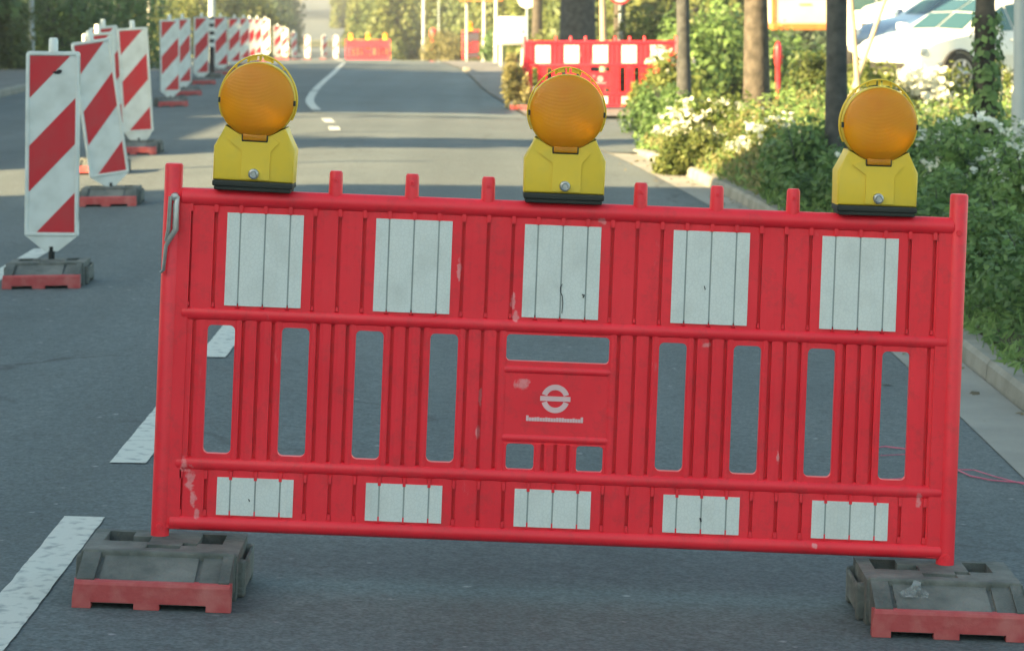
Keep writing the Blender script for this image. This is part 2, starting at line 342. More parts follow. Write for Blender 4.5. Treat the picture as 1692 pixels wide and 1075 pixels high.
def strip(name, y0, y1, fl, fr, dz, mat, n=6, label=None):
    mb = MB(); ys = ROWS(y0, y1); vs = []; fs = []
    for y in ys:
        a = fl(y); b = fr(y)
        for k in range(n+1):
            x = a+(b-a)*k/n; vs.append((x, y, g(x, y)+dz))
    for i in range(len(ys)-1):
        for k in range(n):
            a = i*(n+1)+k; fs.append((a, a+1, a+n+2, a+n+1))
    mb.add(vs, fs, mat); o = mb.build(name)
    o['kind'] = 'structure'; return o

KH = curve([-80,26,28.5,35,37,1000],[.085,.085,.012,.012,.08,.08],.4)
# terrain sheet
mb = MB(); ys = ROWS(-40, 62)+[66,72,80,90,100,112,125,140,160,190,230,300,400,520,700,950]
us = [-60,-30,-15,-8,-5,-3,-1.5,-.6,-.1]; vs = []; fs = []
for y in ys:
    xl, xr = XL(y), XR(y)
    cols = [xl+u*(1 if u > -10 else 1+y/60) for u in us] + [xl+(xr-xl)*k/6 for k in range(7)] + [xr+.3, xr+.45, xr+.9, xr+1.6, xr+3, xr+6, xr+12, xr+30*(1+y/60), xr+80*(1+y/60)]
    for i, x in enumerate(cols):
        z = g(x, y)-.035
        vs.append((x, y, z))
n = len(us)+7+9
for i in range(len(ys)-1):
    for k in range(n-1):
        a = i*n+k; fs.append((a, a+1, a+n+1, a+n))
mb.add(vs, fs, M['meadow']); mb.build('ground', smooth=60)['kind'] = 'structure'
strip('road', -40, 600, XL, XR, 0, M['asphalt'], 24)
strip('road_patch', 35.3, 62, lambda y: XC(y)-.06, lambda y: XR(y)-.02, .004, M['asphalt_new'], 6)
strip('gutter', -40, 28.6, XR, lambda y: XR(y)+.28, .003, M['gutter'], 2)
strip('pavement', -40, 75, lambda y: XL(y)-4.2, lambda y: XL(y)-.16, .10, M['paving'], 4)
strip('driveway', 27.6, 35.4, XR, lambda y: XR(y)+9, .008, M['asphalt'], 8)
strip('footpath', 36.4, 110, lambda y: XR(y)+.02, lambda y: XR(y)+1.7, .012, M['paving'], 3)
strip('verge', -40, 27.9, lambda y: XR(y)+.42, lambda y: XR(y)+14, .10, M['soil'], 10)
# kerb stones, laid end to end
def kerb(y0, y1, side):
    mb = MB(); y = y0
    while y < y1:
        L_ = 1.0; c = []
        for q in (y+.006, y+L_-.006):
            x = XR(q)+(.28 if q < 28 else .0) if side > 0 else XL(q)-.15
            h = KH(q) if side > 0 else .11
            z = g(x, q); c.append((x, q, z, h))
        w = .14; vs = []
        for x, q, z, h in c:
            vs += [(x, q, z-.1), (x+.018, q, z+h-.02), (x+.035, q, z+h), (x+w, q, z+h), (x+w, q, z-.1)] if side > 0 else \
                  [(x+w, q, z-.1), (x+w-.018, q, z+h-.02), (x+w-.035, q, z+h), (x, q, z+h), (x, q, z-.1)]
        fs = [(i, i+1, i+6, i+5) for i in range(4)] + [(0,1,2,3,4), (9,8,7,6,5)]
        mb.add(vs, fs, M['kerb']); y += L_
    o = mb.build('kerb'); o['kind'] = 'structure'
kerb(-10, 28, 1); kerb(63, 65, 1); kerb(-10, 100, -1)
# painted centre line
def dash(y0, y1, fx, w=.12, dz=.0045):
    mb = MB(); n = max(2, int((y1-y0)/(.04 if y0 < 20 else .3))+1); vs = []; fs = []; rr = random.Random(int(y0*10)); je = [0, 0]
    for i in range(n):
        y = y0+(y1-y0)*i/(n-1); x = fx(y)
        for k_, s_ in enumerate((-.5, .5)):
            je[k_] = je[k_]*.5+rr.uniform(-.0016, .0016); q = s_*w+je[k_]
            yy = y+(rr.uniform(-.006,.006) if i in (0, n-1) else 0); vs.append((x+q, yy, g(x+q, yy)+dz))
    for i in range(n-1): fs.append((2*i, 2*i+1, 2*i+3, 2*i+2))
    mb.add(vs, fs, M['line']); mb.build('road_marking')['kind'] = 'structure'
for a, b in ((3.9,5.7),(6.5,8.3),(9.22,10.9),(11.8,13.5),(14.4,16.1),(17.0,18.4),(30.4,31.3),(32.4,33.5)):
    dash(a, b, XC)
dash(36.2, 43.9, XC, .12, .0085); dash(44.3, 74, XC, .11, .0085); dash(80, 133, XC, .15)
dash(10.9, 16.7, lambda y: -2.80, .12)

# ------------------------------------------------------------------ barrier
S = 1/615.0
CU = -4.0
def arc(cx, cz, r, a0, a1, n=5):
    return [(cx+r*math.cos(R(a0+(a1-a0)*i/n)), cz+r*math.sin(R(a0+(a1-a0)*i/n))) for i in range(n+1)]
def make_barrier(name):
    root = empty(name, (0,0,0))
    V0 = 292.0                                   # local z = (v+V0)*S
    z = lambda v: (v+V0)*S
    red, wh = M['red'], M['white_sheet']
    G = 40.92
    # --- panel -------------------------------------------------------
    p = MB()
    def plank(u0, u1, v0, v1, front=.011, tilt=.0):
        # one ribbed plank, its face very slightly bowed
        n = 3; k = len(range(n+1)); vs = []
        for v in (v0, v1):
            for i in range(n+1):
                t = i/n; vs.append(((u0+(u1-u0)*t)*S, -(front+.0022*math.sin(math.pi*t)), z(v)))
            for i in range(n+1):
                t = 1-i/n; vs.append(((u0+(u1-u0)*t)*S, .010, z(v)))
        m_ = 2*(n+1); fs = [tuple(range(m_)), tuple(range(2*m_-1, m_-1, -1))]
        for i in range(m_): j = (i+1) % m_; fs.append((i, j, j+m_, i+m_))
        p.add(vs, fs, red)
    def zone(u0, u1, v0, v1, grooves, gw=6.0, front=.011):
        e = [u0]
        for q in grooves:
            if u0+gw < q < u1-gw: e += [q-gw/2, q+gw/2]
        e.append(u1)
        for i in range(0, len(e), 2): plank(e[i], e[i+1], v0, v1, front)
        for i in range(1, len(e)-1, 2): p.box(e[i]*S, e[i+1]*S, .005, .0095, z(v0), z(v1), red)
    gl = [CU+G*k for k in range(-16, 17)]
    zone(-633, 633, 80, 274, gl)                 # upper board
    zone(-633, 633, -266, -168, gl)              # lower board
    ow = 23.0; slots = [CU+s*c for c in (189, 312, 434.5, 557.5) for s in (-1, 1)]; slots.sort()
    def upright(a, b, v0=-168, v1=80):
        c = (a+b)/2; w = b-a
        gs = [a+.18*w, c, b-.18*w] if w < 110 else [a+14, b-14, c]
        zone(a, b, v0, v1, gs)
    zone(-633, slots[0]-ow, -168, 80, [-606], front=.009)
    for i in range(3): upright(slots[i]+ow, slots[i+1]-ow)
    for i in range(4, 7): upright(slots[i]+ow, slots[i+1]-ow)
    zone(slots[7]+ow, 633, -168, 80, [607], front=.009)
    upright(slots[3]+ow, -90); upright(80, slots[4]-ow)
    # slot ends and rounded corners
    def fill(u0, u1, v0, v1, r=9):
        for (cx, cz, a0, kx, kz) in ((u0+r, v0+r, 180, u0, v0), (u1-r, v0+r, 270, u1, v0), (u1-r, v1-r, 0, u1, v1), (u0+r, v1-r, 90, u0, v1)):
            a = arc(cx, cz, r, a0, a0+90)
            poly = [(kx*S, z(kz))]+[(x*S, z(q)) for x, q in reversed(a)]
            p.prism(poly, -.0105, .0095, red)
    for c in slots:
        zone(c-ow, c+ow, 62, 80, [], front=.010); zone(c-ow, c+ow, -168, -150, [], front=.010); fill(c-ow, c+ow, -150, 62)
    # middle field: letterbox, name plate, two small windows
    p.box(-90*S, 80*S, -.010, .010, z(66), z(80), red); fill(-90, 80, 22, 66, 7)
    p.box(-90*S, 80*S, -.009, .009, z(-114), z(22), red)
    zone(-90, -84, -168, -114, []); zone(76, 80, -168, -114, [])
    zone(-38, 32, -168, -114, [-24, -3, 18]); fill(-84, -38, -157, -114, 6); fill(32, 76, -157, -114, 6)
    p.box(-84*S, -38*S, -.010, .010, z(-168), z(-157), red); p.box(32*S, 76*S, -.010, .010, z(-168), z(-157), red)
    # little webs where the ribs meet the rails
    for q in gl:
        if abs(q) < 625:
            p.box((q-3)*S, (q+3)*S, -.017, -.006, z(248), z(262), red)
            p.box((q-2.5)*S, (q+2.5)*S, -.016, -.006, z(-192), z(-178), red)
            p.box((q-2.5)*S, (q+2.5)*S, -.015, -.006, z(-253), z(-243), red)
            p.box((q-2)*S, (q+2)*S, -.014, -.006, z(92), z(99), red)
    panel = p.build('panel', root)
    # --- posts, rails, pegs ------------------------------------------
    for u in (-650, 648):
        t = MB(); t.tube([(u*S,0,z(-296)),(u*S,0,z(322)),(u*S,0,z(325))], [.0245,.0245,.021], red, 20)
        t.prism([((u+(18 if u < 0 else -18)-14)*S, z(-275)), ((u+(18 if u < 0 else -18)+14)*S, z(-275)), ((u+(18 if u < 0 else -18)+14)*S, z(283)), ((u+(18 if u < 0 else -18)-14)*S, z(283))], -.016, .016, red)
        for v in (-272, 262):
            Mx = Matrix.Translation((u*S, -.022, z(v)))
            t.lathe([(0,-.006),(.008,-.006),(.009,0)], red, 12, Mx, 'Y')
        t.build('post', root, 40)
    def rail(v, r, a=-632, b=640, ends=True):
        t = MB(); e = 6
        t.tube([(a*S,0,z(v)),((a+e)*S,0,z(v)),((b-e)*S,0,z(v)),(b*S,0,z(v))], [r*.6,r,r,r*.6], red, 18)
        t.build('rail', root, 40)
    rail(271, .0245, -640, 645); rail(80, .0195); rail(-168, .0195); rail(-265, .0215, -640, 645)
    t = MB(); t.tube([(-92*S,0,z(8)),(84*S,0,z(8))], .0135, red, 14); t.build('rail', root, 40)
    t = MB(); t.tube([(-92*S,0,z(-105)),(84*S,0,z(-105))], .0135, red, 14); t.build('rail', root, 40)
    for k in (-3,-2,-1,1,2,3):
        u = CU+126*k; t = MB()
        t.tube([(u*S,0,z(268)),(u*S,0,z(319)),(u*S,0,z(323))], [.0195,.0178,.0145], red, 16)
        t.lathe([(0,-.003),(.005,-.003),(.006,0)], red, 10, Matrix.Translation((u*S,-.0172,z(308))), 'Y')
        t.build('peg', root, 40)
    # --- white reflective plates, following the ribs -----------------
    for c in [CU+245.5*k for k in range(-2, 3)]:
        for v0, v1 in ((95, 248), (-250, -188)):
            t = MB(); e = [c-63, c-41, c, c+41, c+63]
            for i in range(4):
                a = e[i]+(1.3 if i else 0); b = e[i+1]-(1.3 if i < 3 else 0)
                q = [(a*S,-.0150,z(v0)),((a+b)/2*S,-.0168,z(v0)),(b*S,-.0150,z(v0)),(b*S,-.0150,z(v1)),((a+b)/2*S,-.0168,z(v1)),(a*S,-.0150,z(v1))]
                q += [(x,-.009,w) for x,_,w in q]
                t.add(q, [(0,1,4,5),(1,2,3,4),(6,11,10,7),(7,10,9,8),(0,6,7,1),(1,7,8,2),(2,8,9,3),(3,9,10,4),(4,10,11,5),(5,11,6,0)], wh)
            t.box((c-60)*S,(c+60)*S,-.0140,-.0114,z(v0+1),z(v1-1),M['seam'])
            t.build('reflector', root)
    # --- emblem: a ring crossed by a bar, and a line of small print ---
    t = MB(); cu, cv = -6, -38; n = 40; y = -.0100
    for (r0, r1) in ((14.5, 23.5),):
        for i in range(n):
            a0 = 2*math.pi*i/n; a1 = 2*math.pi*(i+1)/n
            if abs(math.sin((a0+a1)/2))*19 < 7: continue
            q = [((cu+r*math.cos(a))*S, y, z(cv+r*math.sin(a))) for r, a in ((r0,a0),(r1,a0),(r1,a1),(r0,a1))]
            t.add(q, [(0,1,2,3)], M['logo'])
    t.box((cu-25)*S,(cu+25)*S,y-.0004,y,z(cv-4),z(cv+4),M['logo'])
    rr = random.Random(3); u = cu-47                     # small print, too small to read in the photograph
    for i in range(21):
        h = 8 if i in (0, 20) else rr.choice((5.2,5.2,5.6,6.0)); w = 4.1
        t.box(u*S,(u+w)*S,y-.0004,y,z(cv-38),z(cv-38+h*1.15),M['logo']); u += w+.4
    t.build('emblem', root)
    return root

barrier = make_barrier('construction_barrier')
TILT = R(2.25)
BX = (913.5-846)/615; BZ = CAMZ-(911.8-HZ)/615
barrier.location = (BX, 7.5, BZ); barrier.rotation_euler = (0, TILT, 0)
tag(barrier, 'nearest red and white barrier, carrying three amber lamps across the lane', 'barrier')
BM = Matrix.Translation(barrier.location) @ Euler(barrier.rotation_euler).to_matrix().to_4x4()
def blob(mb, cx, cz, pts, y, m, th=.0006):
    mb.prism([(cx+a, cz+b) for a, b in pts], y, y+th, m)
zz = lambda v: (v+292)*S
for pts, rd in (([(-2,152),(-5,146),(-4,138),(-1,132),(0,118),(-1,104)], .0011), ([(31,136),(35,135),(33,131)], .0018), ([(232,158),(234,152)], .0013), ([(240,-224),(242,-230)], .0022), ([(-505,-222),(-503,-226)], .0014)):
    b_ = MB(); b_.tube([(u*S, -.0170, zz(v)) for u, v in pts], rd, M['dark_mark'], 6); b_.build('scratch', barrier)
# steel latch hanging from the left post
lt = MB()
lt.tube([(-640*S,-.028,zz(272)),(-642*S,-.034,zz(258)),(-641*S,-.036,zz(218)),(-650*S,-.036,zz(203)),(-656*S,-.034,zz(190)),(-659*S,-.032,zz(150)),(-664*S,-.030,zz(146))], [.006,.009,.009,.008,.0055,.005,.004], M['steel'], 10)
lt.tube([(-652*S,-.036,zz(272)),(-653*S,-.036,zz(218)),(-657*S,-.034,zz(198))], [.005,.006,.004], M['steel'], 8)
lt.lathe([(0,-.012),(.010,-.010),(.012,0)], M['steel'], 14, Matrix.Translation((-645*S,-.026,zz(271))), 'Y')
lt.build('latch', barrier, 40)

# ------------------------------------------------------------------ base plates of recycled rubber
def make_foot(name, slot=True):
    root = empty(name, (0,0,0))
    b = MB(); rb = M['rubber']; W = .203; yf, yr, yb = -.37, -.235, .055; H = .118; hf = .070
    # sloped front half
    def wedge(x0, x1, dz):
        vs = [(x0,yf+.012,.012),(x1,yf+.012,.012),(x1,yr,.012),(x0,yr,.012),(x0,yf+.012,hf+dz),(x1,yf+.012,hf+dz),(x1,yr+.006,H+dz),(x0,yr+.006,H+dz)]
        b.add(vs, [(0,3,2,1),(4,5,6,7),(0,1,5,4),(1,2,6,5),(2,3,7,6),(3,0,4,7)], rb)
    wedge(-W+.008, -.150, .004); wedge(-.150, -.138, -.010); wedge(-.138, .105, -.004); wedge(.105, .118, -.012); wedge(.118, .168, -.003); wedge(.168, W-.008, .004)
    # flat rear half, from cells so that the slots are real holes
    xs = [-W, -.165, -.095, -.045, -.018, .018, .045, .085, .150, W]; ys = [yr, -.205, -.170, -.130, -.095, -.028, .028, yb]
    low = {(1,5):.03,(1,4):.03,(7,4):.03,(7,5):.03,(3,2):.07,(4,2):.07,(5,2):.07,(2,4):.095,(6,3):.1}
    for i in range(len(xs)-1):
        for j in range(len(ys)-1):
            h = low.get((i, j), H)
            b.box(xs[i], xs[i+1], ys[j], ys[j+1], 0 if (i % 3 != 1 or j % 2) else .004, h, rb)
    b.bbox(-W+.004, W-.004, yr-.006, yr+.018, .02, H+.006, rb, .006)
    # carrying ears either side
    for s_ in (-1, 1):
        x0, x1 = (W-.012, W+.020) if s_ > 0 else (-W-.020, -W+.012)
        b.bbox(x0, x1, -.19, -.165, .0, .098, rb, .008); b.bbox(x0, x1, .015, .045, .0, .098, rb, .008)
        xo = (W+.010, W+.022) if s_ > 0 else (-W-.022, -W-.010)
        b.bbox(xo[0], xo[1], -.18, .03, .02, .092, rb, .008)
    b.build('body', root)
    # red reflective strip with two drainage notches underneath
    t = MB(); st = M['strip']; e = [-W,-.155,-.045,.020,.140,W]
    for i in range(5): t.box(e[i]+(0 if i == 0 else -.0005), e[i+1], yf, yf+.030, .016 if i in (1,3) else .0, .030, st)
    q = [(yf,.030),(yf,hf-.010),(yf+.003,hf-.003),(yf+.010,hf),(yf+.030,hf),(yf+.030,.030)]; k = len(q)
    vs = [(-W+.004 if 0 < i < 4 else -W, a, c) for i, (a, c) in enumerate(q)]+[(W-.004 if 0 < i < 4 else W, a, c) for i, (a, c) in enumerate(q)]
    t.add(vs, [tuple(range(k)), tuple(range(2*k-1, k-1, -1))]+[(i, (i+1) % k, (i+1) % k+k, i+k) for i in range(k)], st)
    t.build('edge_strip', root)
    return root
foot = make_foot('ballast_block')
def place_foot(o, x, y, label, rz=0, group=None):
    o.location = (x, y, g(x, y)+.001); sl = math.atan2(g(x-.2, y)-g(x+.2, y), .4); pt = math.atan2(g(x, y+.2)-g(x, y-.2), .4)
    o.rotation_euler = (pt, sl, rz); tag(o, label, 'base plate', group)
FG = 'rubber base plates under barriers and delineators'
pl = BM @ Vector((-650*S, 0, 0)); pr = BM @ Vector((648*S, 0, 0))
place_foot(foot, pl.x+.024, 7.5, 'rubber base plate under the left post of the nearest barrier', 0, FG)
foot2 = copy_tree(foot); place_foot(foot2, pr.x-.040, 7.5, 'rubber base plate with pale paint splash under right post of nearest barrier', 0, FG)
sp = MB(); Pq = [(-.035,-.012),(.03,-.012),(.036,.006),(.016,.022),(.022,.045),(.004,.052),(-.006,.03),(-.024,.016),(-.042,.004)]
sp.add([(a-.085, -.30+b*1.2, .0975+(b*1.2)*.385+.0015) for a, b in Pq], [tuple(range(len(Pq)))], M['splash']); sp.build('paint_splash', foot2)

# ------------------------------------------------------------------ warning lamps
def make_lamp(name):
    root = empty(name, (0,0,0)); ye = M['yellow']
    b = MB(); b.bbox(-.108,.108,-.046,.046,0,.016,M['lamp_rubber'],.004); b.bbox(-.103,.103,-.042,.042,-.010,.001,M['lamp_rubber'],.003); b.build('gasket', root)
    cz = .2330
    b = MB()
    # battery box: outline extruded, edges broken
    bm = bmesh.new()
    a = arc(0, cz, .1012, 224, 316, 10)
    poly = [(-.108,.016),(.108,.016),(.1095,.104),(.083,.146),(.080,.165)] + [(x, q) for x, q in reversed(a) if True][:] + [(-.080,.165),(-.083,.146),(-.1095,.104)]
    poly = [(-.108,.016),(.108,.016),(.1095,.106),(.088,.146),(.082,.163)] + list(reversed(a)) + [(-.082,.163),(-.088,.146),(-.1095,.106)]
    f1 = [bm.verts.new((x,-.037,q)) for x,q in poly]; f2 = [bm.verts.new((x,.045,q)) for x,q in poly]
    n = len(poly); bm.faces.new(f1); bm.faces.new(list(reversed(f2)))
    for i in range(n): j=(i+1)%n; bm.faces.new((f1[i], f2[i], f2[j], f1[j]))
    eg = [e for e in bm.edges if abs(e.verts[0].co.y-e.verts[1].co.y) < 1e-6 and min(e.verts[0].co.z, e.verts[1].co.z) < .16]
    bmesh.ops.bevel(bm, geom=eg, offset=.007, segments=3, profile=.5, affect='EDGES')
    bm.verts.index_update(); b.add([v.co.copy() for v in bm.verts], [[v.index for v in f.verts] for f in bm.faces], ye); bm.free()
    # raised middle panel with flared top, and seams
    mp = [(-.033,.022),(.044,.022),(.044,.098),(.066,.124),(.044,.137),(.036,.126),(-.036,.126),(-.046,.137),(-.070,.124),(-.033,.098)]
    b.prism(mp, -.0405, -.030, ye)
    b.build('battery_box', root, 30)
    # bolt
    b = MB(); b.lathe([(0,-.0105),(.006,-.0105),(.0065,-.009),(.009,-.0105),(.0135,-.008),(.0145,0)], M['steel'], 18, Matrix.Translation((.002,-.0405,.0365)), 'Y'); b.build('bolt', root, 35)
    # lens ring, lens, guard
    b = MB(); T = Matrix.Translation((0,0,cz))
    b.lathe([(.0985,-.028),(.1000,-.0345),(.1018,-.033),(.1026,-.024),(.1026,-.006),(.097,.004),(.085,.024),(.05,.036),(.0,.040)], ye, 48, T, 'Y'); b.build('ring', root, 40)
    b = MB(); T = Matrix.Translation((0,-.035,cz)); pr = []
    for i in range(25):
        r = .0998*i/24; pr.append((max(r,1e-4), -.024*math.sqrt(max(0, 1-(r/.1005)**2))))
    b.lathe(pr, M['amber'], 48, T, 'Y')
    b.bbox(-.032,.032,-.010,.004,-.1075,-.090,M['amber'],.003,T)
    b.bbox(-.035,.035,-.007,.004,-.1110,-.092,M['lamp_rubber'],.002,T)
    b.build('lens', root, 60)
    b = MB(); b.lathe([(.0975,-.030),(.0965,-.024),(.088,-.016),(.070,-.004),(.050,.007),(.030,.015),(.012,.019)], M['silver'], 36, Matrix.Translation((0,0,cz)), 'Y'); b.lathe([(.001,-.004),(.009,.0),(.010,.012),(.010,.022)], M['white_cap'], 12, Matrix.Translation((0,0,cz)), 'Y'); b.build('reflector', root, 60)
    for s_ in (-1, 1):
        b = MB(); b.bbox(s_*.1005-.003, s_*.1005+.003, -.040, -.030, cz-.010, cz+.004, M['lamp_rubber'], .001); b.build('clip', root)
    b = MB()
    def el(t, k=0): return (( .1050+k)*math.cos(R(t)), 0, cz+(.1050+k+.0150*max(0,math.sin(R(t)))**1.5)*math.sin(R(t)))
    for yy in (-.016, -.004):
        pts = [el(t) for t in np.linspace(-28, 208, 40)]
        b.tube([(x, yy, q) for x,_,q in pts], .0021, ye, 8)
    for t in (52, 72, 90, 108, 128):
        x,_,q = el(t); b.tube([(.105*math.cos(R(t)),-.006,cz+.105*math.sin(R(t))),(x,-.006,q)], .0035, ye, 8, flat=2.0)
    # top web of the guard
    for t0, t1 in ((74, 85), (95, 106)):
        p0, p1 = el(t0), el(t1)
        b.add([(.107*math.cos(R(t0)),-.010,cz+.107*math.sin(R(t0))),(.107*math.cos(R(t1)),-.010,cz+.107*math.sin(R(t1))),(p1[0],-.010,p1[2]),(p0[0],-.010,p0[2]),
               (.107*math.cos(R(t0)),-.004,cz+.107*math.sin(R(t0))),(.107*math.cos(R(t1)),-.004,cz+.107*math.sin(R(t1))),(p1[0],-.004,p1[2]),(p0[0],-.004,p0[2])],
              [(0,1,2,3),(7,6,5,4),(0,4,5,1),(1,5,6,2),(2,6,7,3),(3,7,4,0)], ye)
    b.build('guard', root, 40)
    return root
lamp = make_lamp('warning_lamp')
LG = 'amber warning lamps on the nearest barrier'
TOPZ = (271+292)*S+.0245
for i, (u, lab, rz) in enumerate(((-517,'leftmost amber warning lamp on the nearest barrier',-2),(-6,'middle amber warning lamp on the nearest barrier, in front of red fence',1),(508,'rightmost amber warning lamp on the nearest barrier, in front of green bushes',4))):
    o = lamp if i == 0 else copy_tree(lamp)
    p0 = BM @ Vector((u*S, 0, TOPZ+.009)); o.location = p0
    o.rotation_euler = (Matrix.Rotation(TILT+(R(.8) if i == 0 else 0),3,'Y') @ Matrix.Rotation(R(rz),3,'Z')).to_euler()
    tag(o, lab, 'warning lamp', LG)

# red tape lying loose behind the barrier
tp = MB()
def gp(px, py, lift=.004):
    d = 9.5
    for _ in range(12): d = (CAMZ-g(at(px, d), d)-lift)*F/(py-HZ)
    return (at(px, d), d, g(at(px, d), d)+lift)
for pts, r in (([(1425,742),(1462,737),(1505,742),(1545,757),(1580,775),(1604,786),(1640,793),(1692,797),(1760,800)], .0042),
            ([(1425,794),(1462,792),(1500,789),(1545,779),(1580,775)], .0036), ([(1580,775),(1610,776),(1645,787),(1692,799),(1745,806)], .003), ([(1455,752),(1500,750),(1560,764)], .0025)):
    tp.tube([gp(a, b, .006) for a, b in pts], r*.62, M['tape'], 6)
tag(tp.build('barrier_tape'), 'loose red tape trailing over the asphalt by the right post', 'tape')

# ------------------------------------------------------------------ delineators (striped beacon panels)
def clip_poly(poly, nx, nz, c, keep):
    out = []
    for i in range(len(poly)):
        a, b = poly[i], poly[(i+1) % len(poly)]
        da = (nx*a[0]+nz*a[1]-c)*keep; db = (nx*b[0]+nz*b[1]-c)*keep
        if da >= 0: out.append(a)
        if da*db < 0:
            t = da/(da-db); out.append((a[0]+(b[0]-a[0])*t, a[1]+(b[1]-a[1])*t))
    return out
def make_delineator(name, rounded=False):
    root = empty(name, (0,0,0)); wp = M['white_plastic']
    z0, z1, w = .195, 1.175, .143
    b = MB()
    top = arc(w-.018, z1-.018, .018, 0, 90, 4)+arc(-w+.018, z1-.018, .018, 90, 180, 4)
    bot = [(-w, z0), (-.035, z0-.085), (.035, z0-.085), (w, z0)] if not rounded else [(-w, z0+.01)]+arc(0, z0+.02, .125, 200, 340, 8)+[(w, z0+.01)]
    b.prism(bot+top, -.013, .013, wp)
    # raised rim
    for (x0,x1,q0,q1) in ((-w,-w+.020,z0,z1-.016),(w-.020,w,z0,z1-.016),(-w+.016,w-.016,z1-.022,z1)):
        b.bbox(x0,x1,-.021,.021,q0,q1,wp,.005)
    b.bbox(-w+.01,w-.01,-.019,.019,z0-.004,z0+.014,wp,.004)
    b.build('panel', root)
    # red bands of the reflective sheet, rising to the right
    b = MB(); rect = [(-w+.021, z0+.016),(w-.021, z0+.016),(w-.021, z1-.024),(-w+.021, z1-.024)]
    k = 1.05; nx, nz = -k, 1.0; base = (z1-.024)+k*(w-.021)          # value at the top left corner
    for (hi, lo) in ((0, .225), (.480, .725), (.985, 1.6)):
        q = clip_poly(rect, nx, nz, base-lo-.0, 1); q = clip_poly(q, nx, nz, base-hi, -1)
        if len(q) > 2:
            for y0, y1 in ((-.0150, -.0132), (.0132, .0150)): b.prism(q, y0, y1, M['red_sheet'])
    b.build('stripes', root)
    b = MB(); b.tube([(0,0,z1-.005),(0,0,z1+.062),(0,0,z1+.072)], [.026,.0245,.018], M['white_cap'], 16); b.build('cap', root, 40)
    b = MB(); b.tube([(0,0,.02),(0,0,z0-.06)], .017, M['rubber_dark'], 10); b.build('stem', root, 40)
    return root
DG = 'red and white delineators closing the lane'
dl = make_delineator('delineator')
dl2 = make_delineator('delineator', True)
def put(src, first, px, d, top, label, yaw=0, lean=0, base=True, blabel=None, brz=0, pitch=0):
    o = src if first else copy_tree(src)
    X = at(px, d); zt = zpx(top, d); zb = zt-1.175
    zb = min(max(zb, g(X, d)+.0), g(X, d)+.14)
    o.location = (X, d, zb); o.rotation_euler = (R(pitch), R(lean), R(yaw)); tag(o, label, 'delineator', DG)
    if base:
        f = copy_tree(foot); f.name = 'ballast_block'; place_foot(f, X, d, blabel, R(brz), FG)
    return o
put(dl, True, 85, 14.9, 85, 'nearest striped delineator with a black smudge in its top red corner', 0, .5, True, 'rubber base plate under the nearest delineator', 1)
lean2 = put(dl, False, 187, 20.2, 64, 'leaning delineator tipped to the left, second from the front', 14, -8.0, True, 'rubber base plate under the leaning delineator', 2)
put(dl2, True, 231, 26.4, 46, 'sunlit delineator with rounded foot beside the leaning one', 0, -3.5, True, 'rubber base plate with red edge under the sunlit rounded delineator', 0)
put(dl, False, 172, 23.6, 56, 'delineator mostly hidden behind the leaning one, only its lit cap and edge showing', 38, -3, True, 'rubber base plate behind the leaning delineator, hardly in view')
put(dl, False, 190, 27.5, 43, 'delineator with its dark edge showing just left of the sunlit rounded one', 30, -6, True, 'rubber base plate behind the sunlit rounded delineator, hardly in view')
for px, d, top, yaw, lab in ((281,38.4,33,28,'first delineator of the shaded row behind the sunlit rounded one'),
        (303,43,34,40,'narrow delineator tucked behind the first of the shaded row'),
        (332,49,29,30,'delineator standing free in the shaded row left of the banded post'),
        (366,57,29,24,'delineator of the shaded row just right of the banded post'),
        (387,63,30,24,'delineator above the left edge of the leftmost lamp'),
        (403,68,30,22,'delineator above the leftmost lamp, second from its left edge'),
        (414,73,31,22,'delineator above the leftmost lamp, third from its left edge'),
        (425,79,31,20,'delineator above the leftmost lamp, just left of the sunlit one'),
        (440,84,32,-14,'sunlit delineator standing above the middle of the leftmost lamp'),
        (459,96,56,20,'small delineator right of the sunlit one above the leftmost lamp'),
        (471,104,60,-10,'small sunlit delineator above the right edge of the leftmost lamp'),
        (486,118,64,35,'tiny delineator between the leftmost lamp and the far three')):
    put(dl, False, px, d, top, lab, yaw, random.uniform(-1.5,1.5), True, 'base plate under the '+lab.split(',')[0].replace('delineator standing free in','free standing delineator of').replace('the shaded row ','shaded row ').replace('above the','over') if 'third' not in lab and 'second' not in lab else 'base plate under the '+('second' if 'second' in lab else 'third')+' delineator above the leftmost lamp', yaw*.5)
for px, d, top, yaw, lab in ((508,136,63,-25,'far sunlit delineator, leftmost of three before the hill road'),
        (536,137,63,30,'far striped delineator in the middle of three before the hill road'),
        (555,135,63,-35,'far sunlit delineator beside the far red barrier')):
    put(dl, False, px, d, top, lab, yaw, 0, True, 'base plate of the '+lab)
sm = MB(); blob(sm, .025, 1.065, [(-.03,0),(-.012,-.010),(.008,-.012),(.022,-.004),(.026,.010),(.010,.014),(-.006,.006)], -.0158, M['dark_mark']); sm.build('smudge', dl)
def beacon_at(px, d, ztop, label, rz=0, group='amber warning lamps far down the road'):
    o = copy_tree(lamp); o.location = (at(px, d), d, ztop); o.rotation_euler = (0,0,R(rz)); tag(o, label, 'warning lamp', group); return o

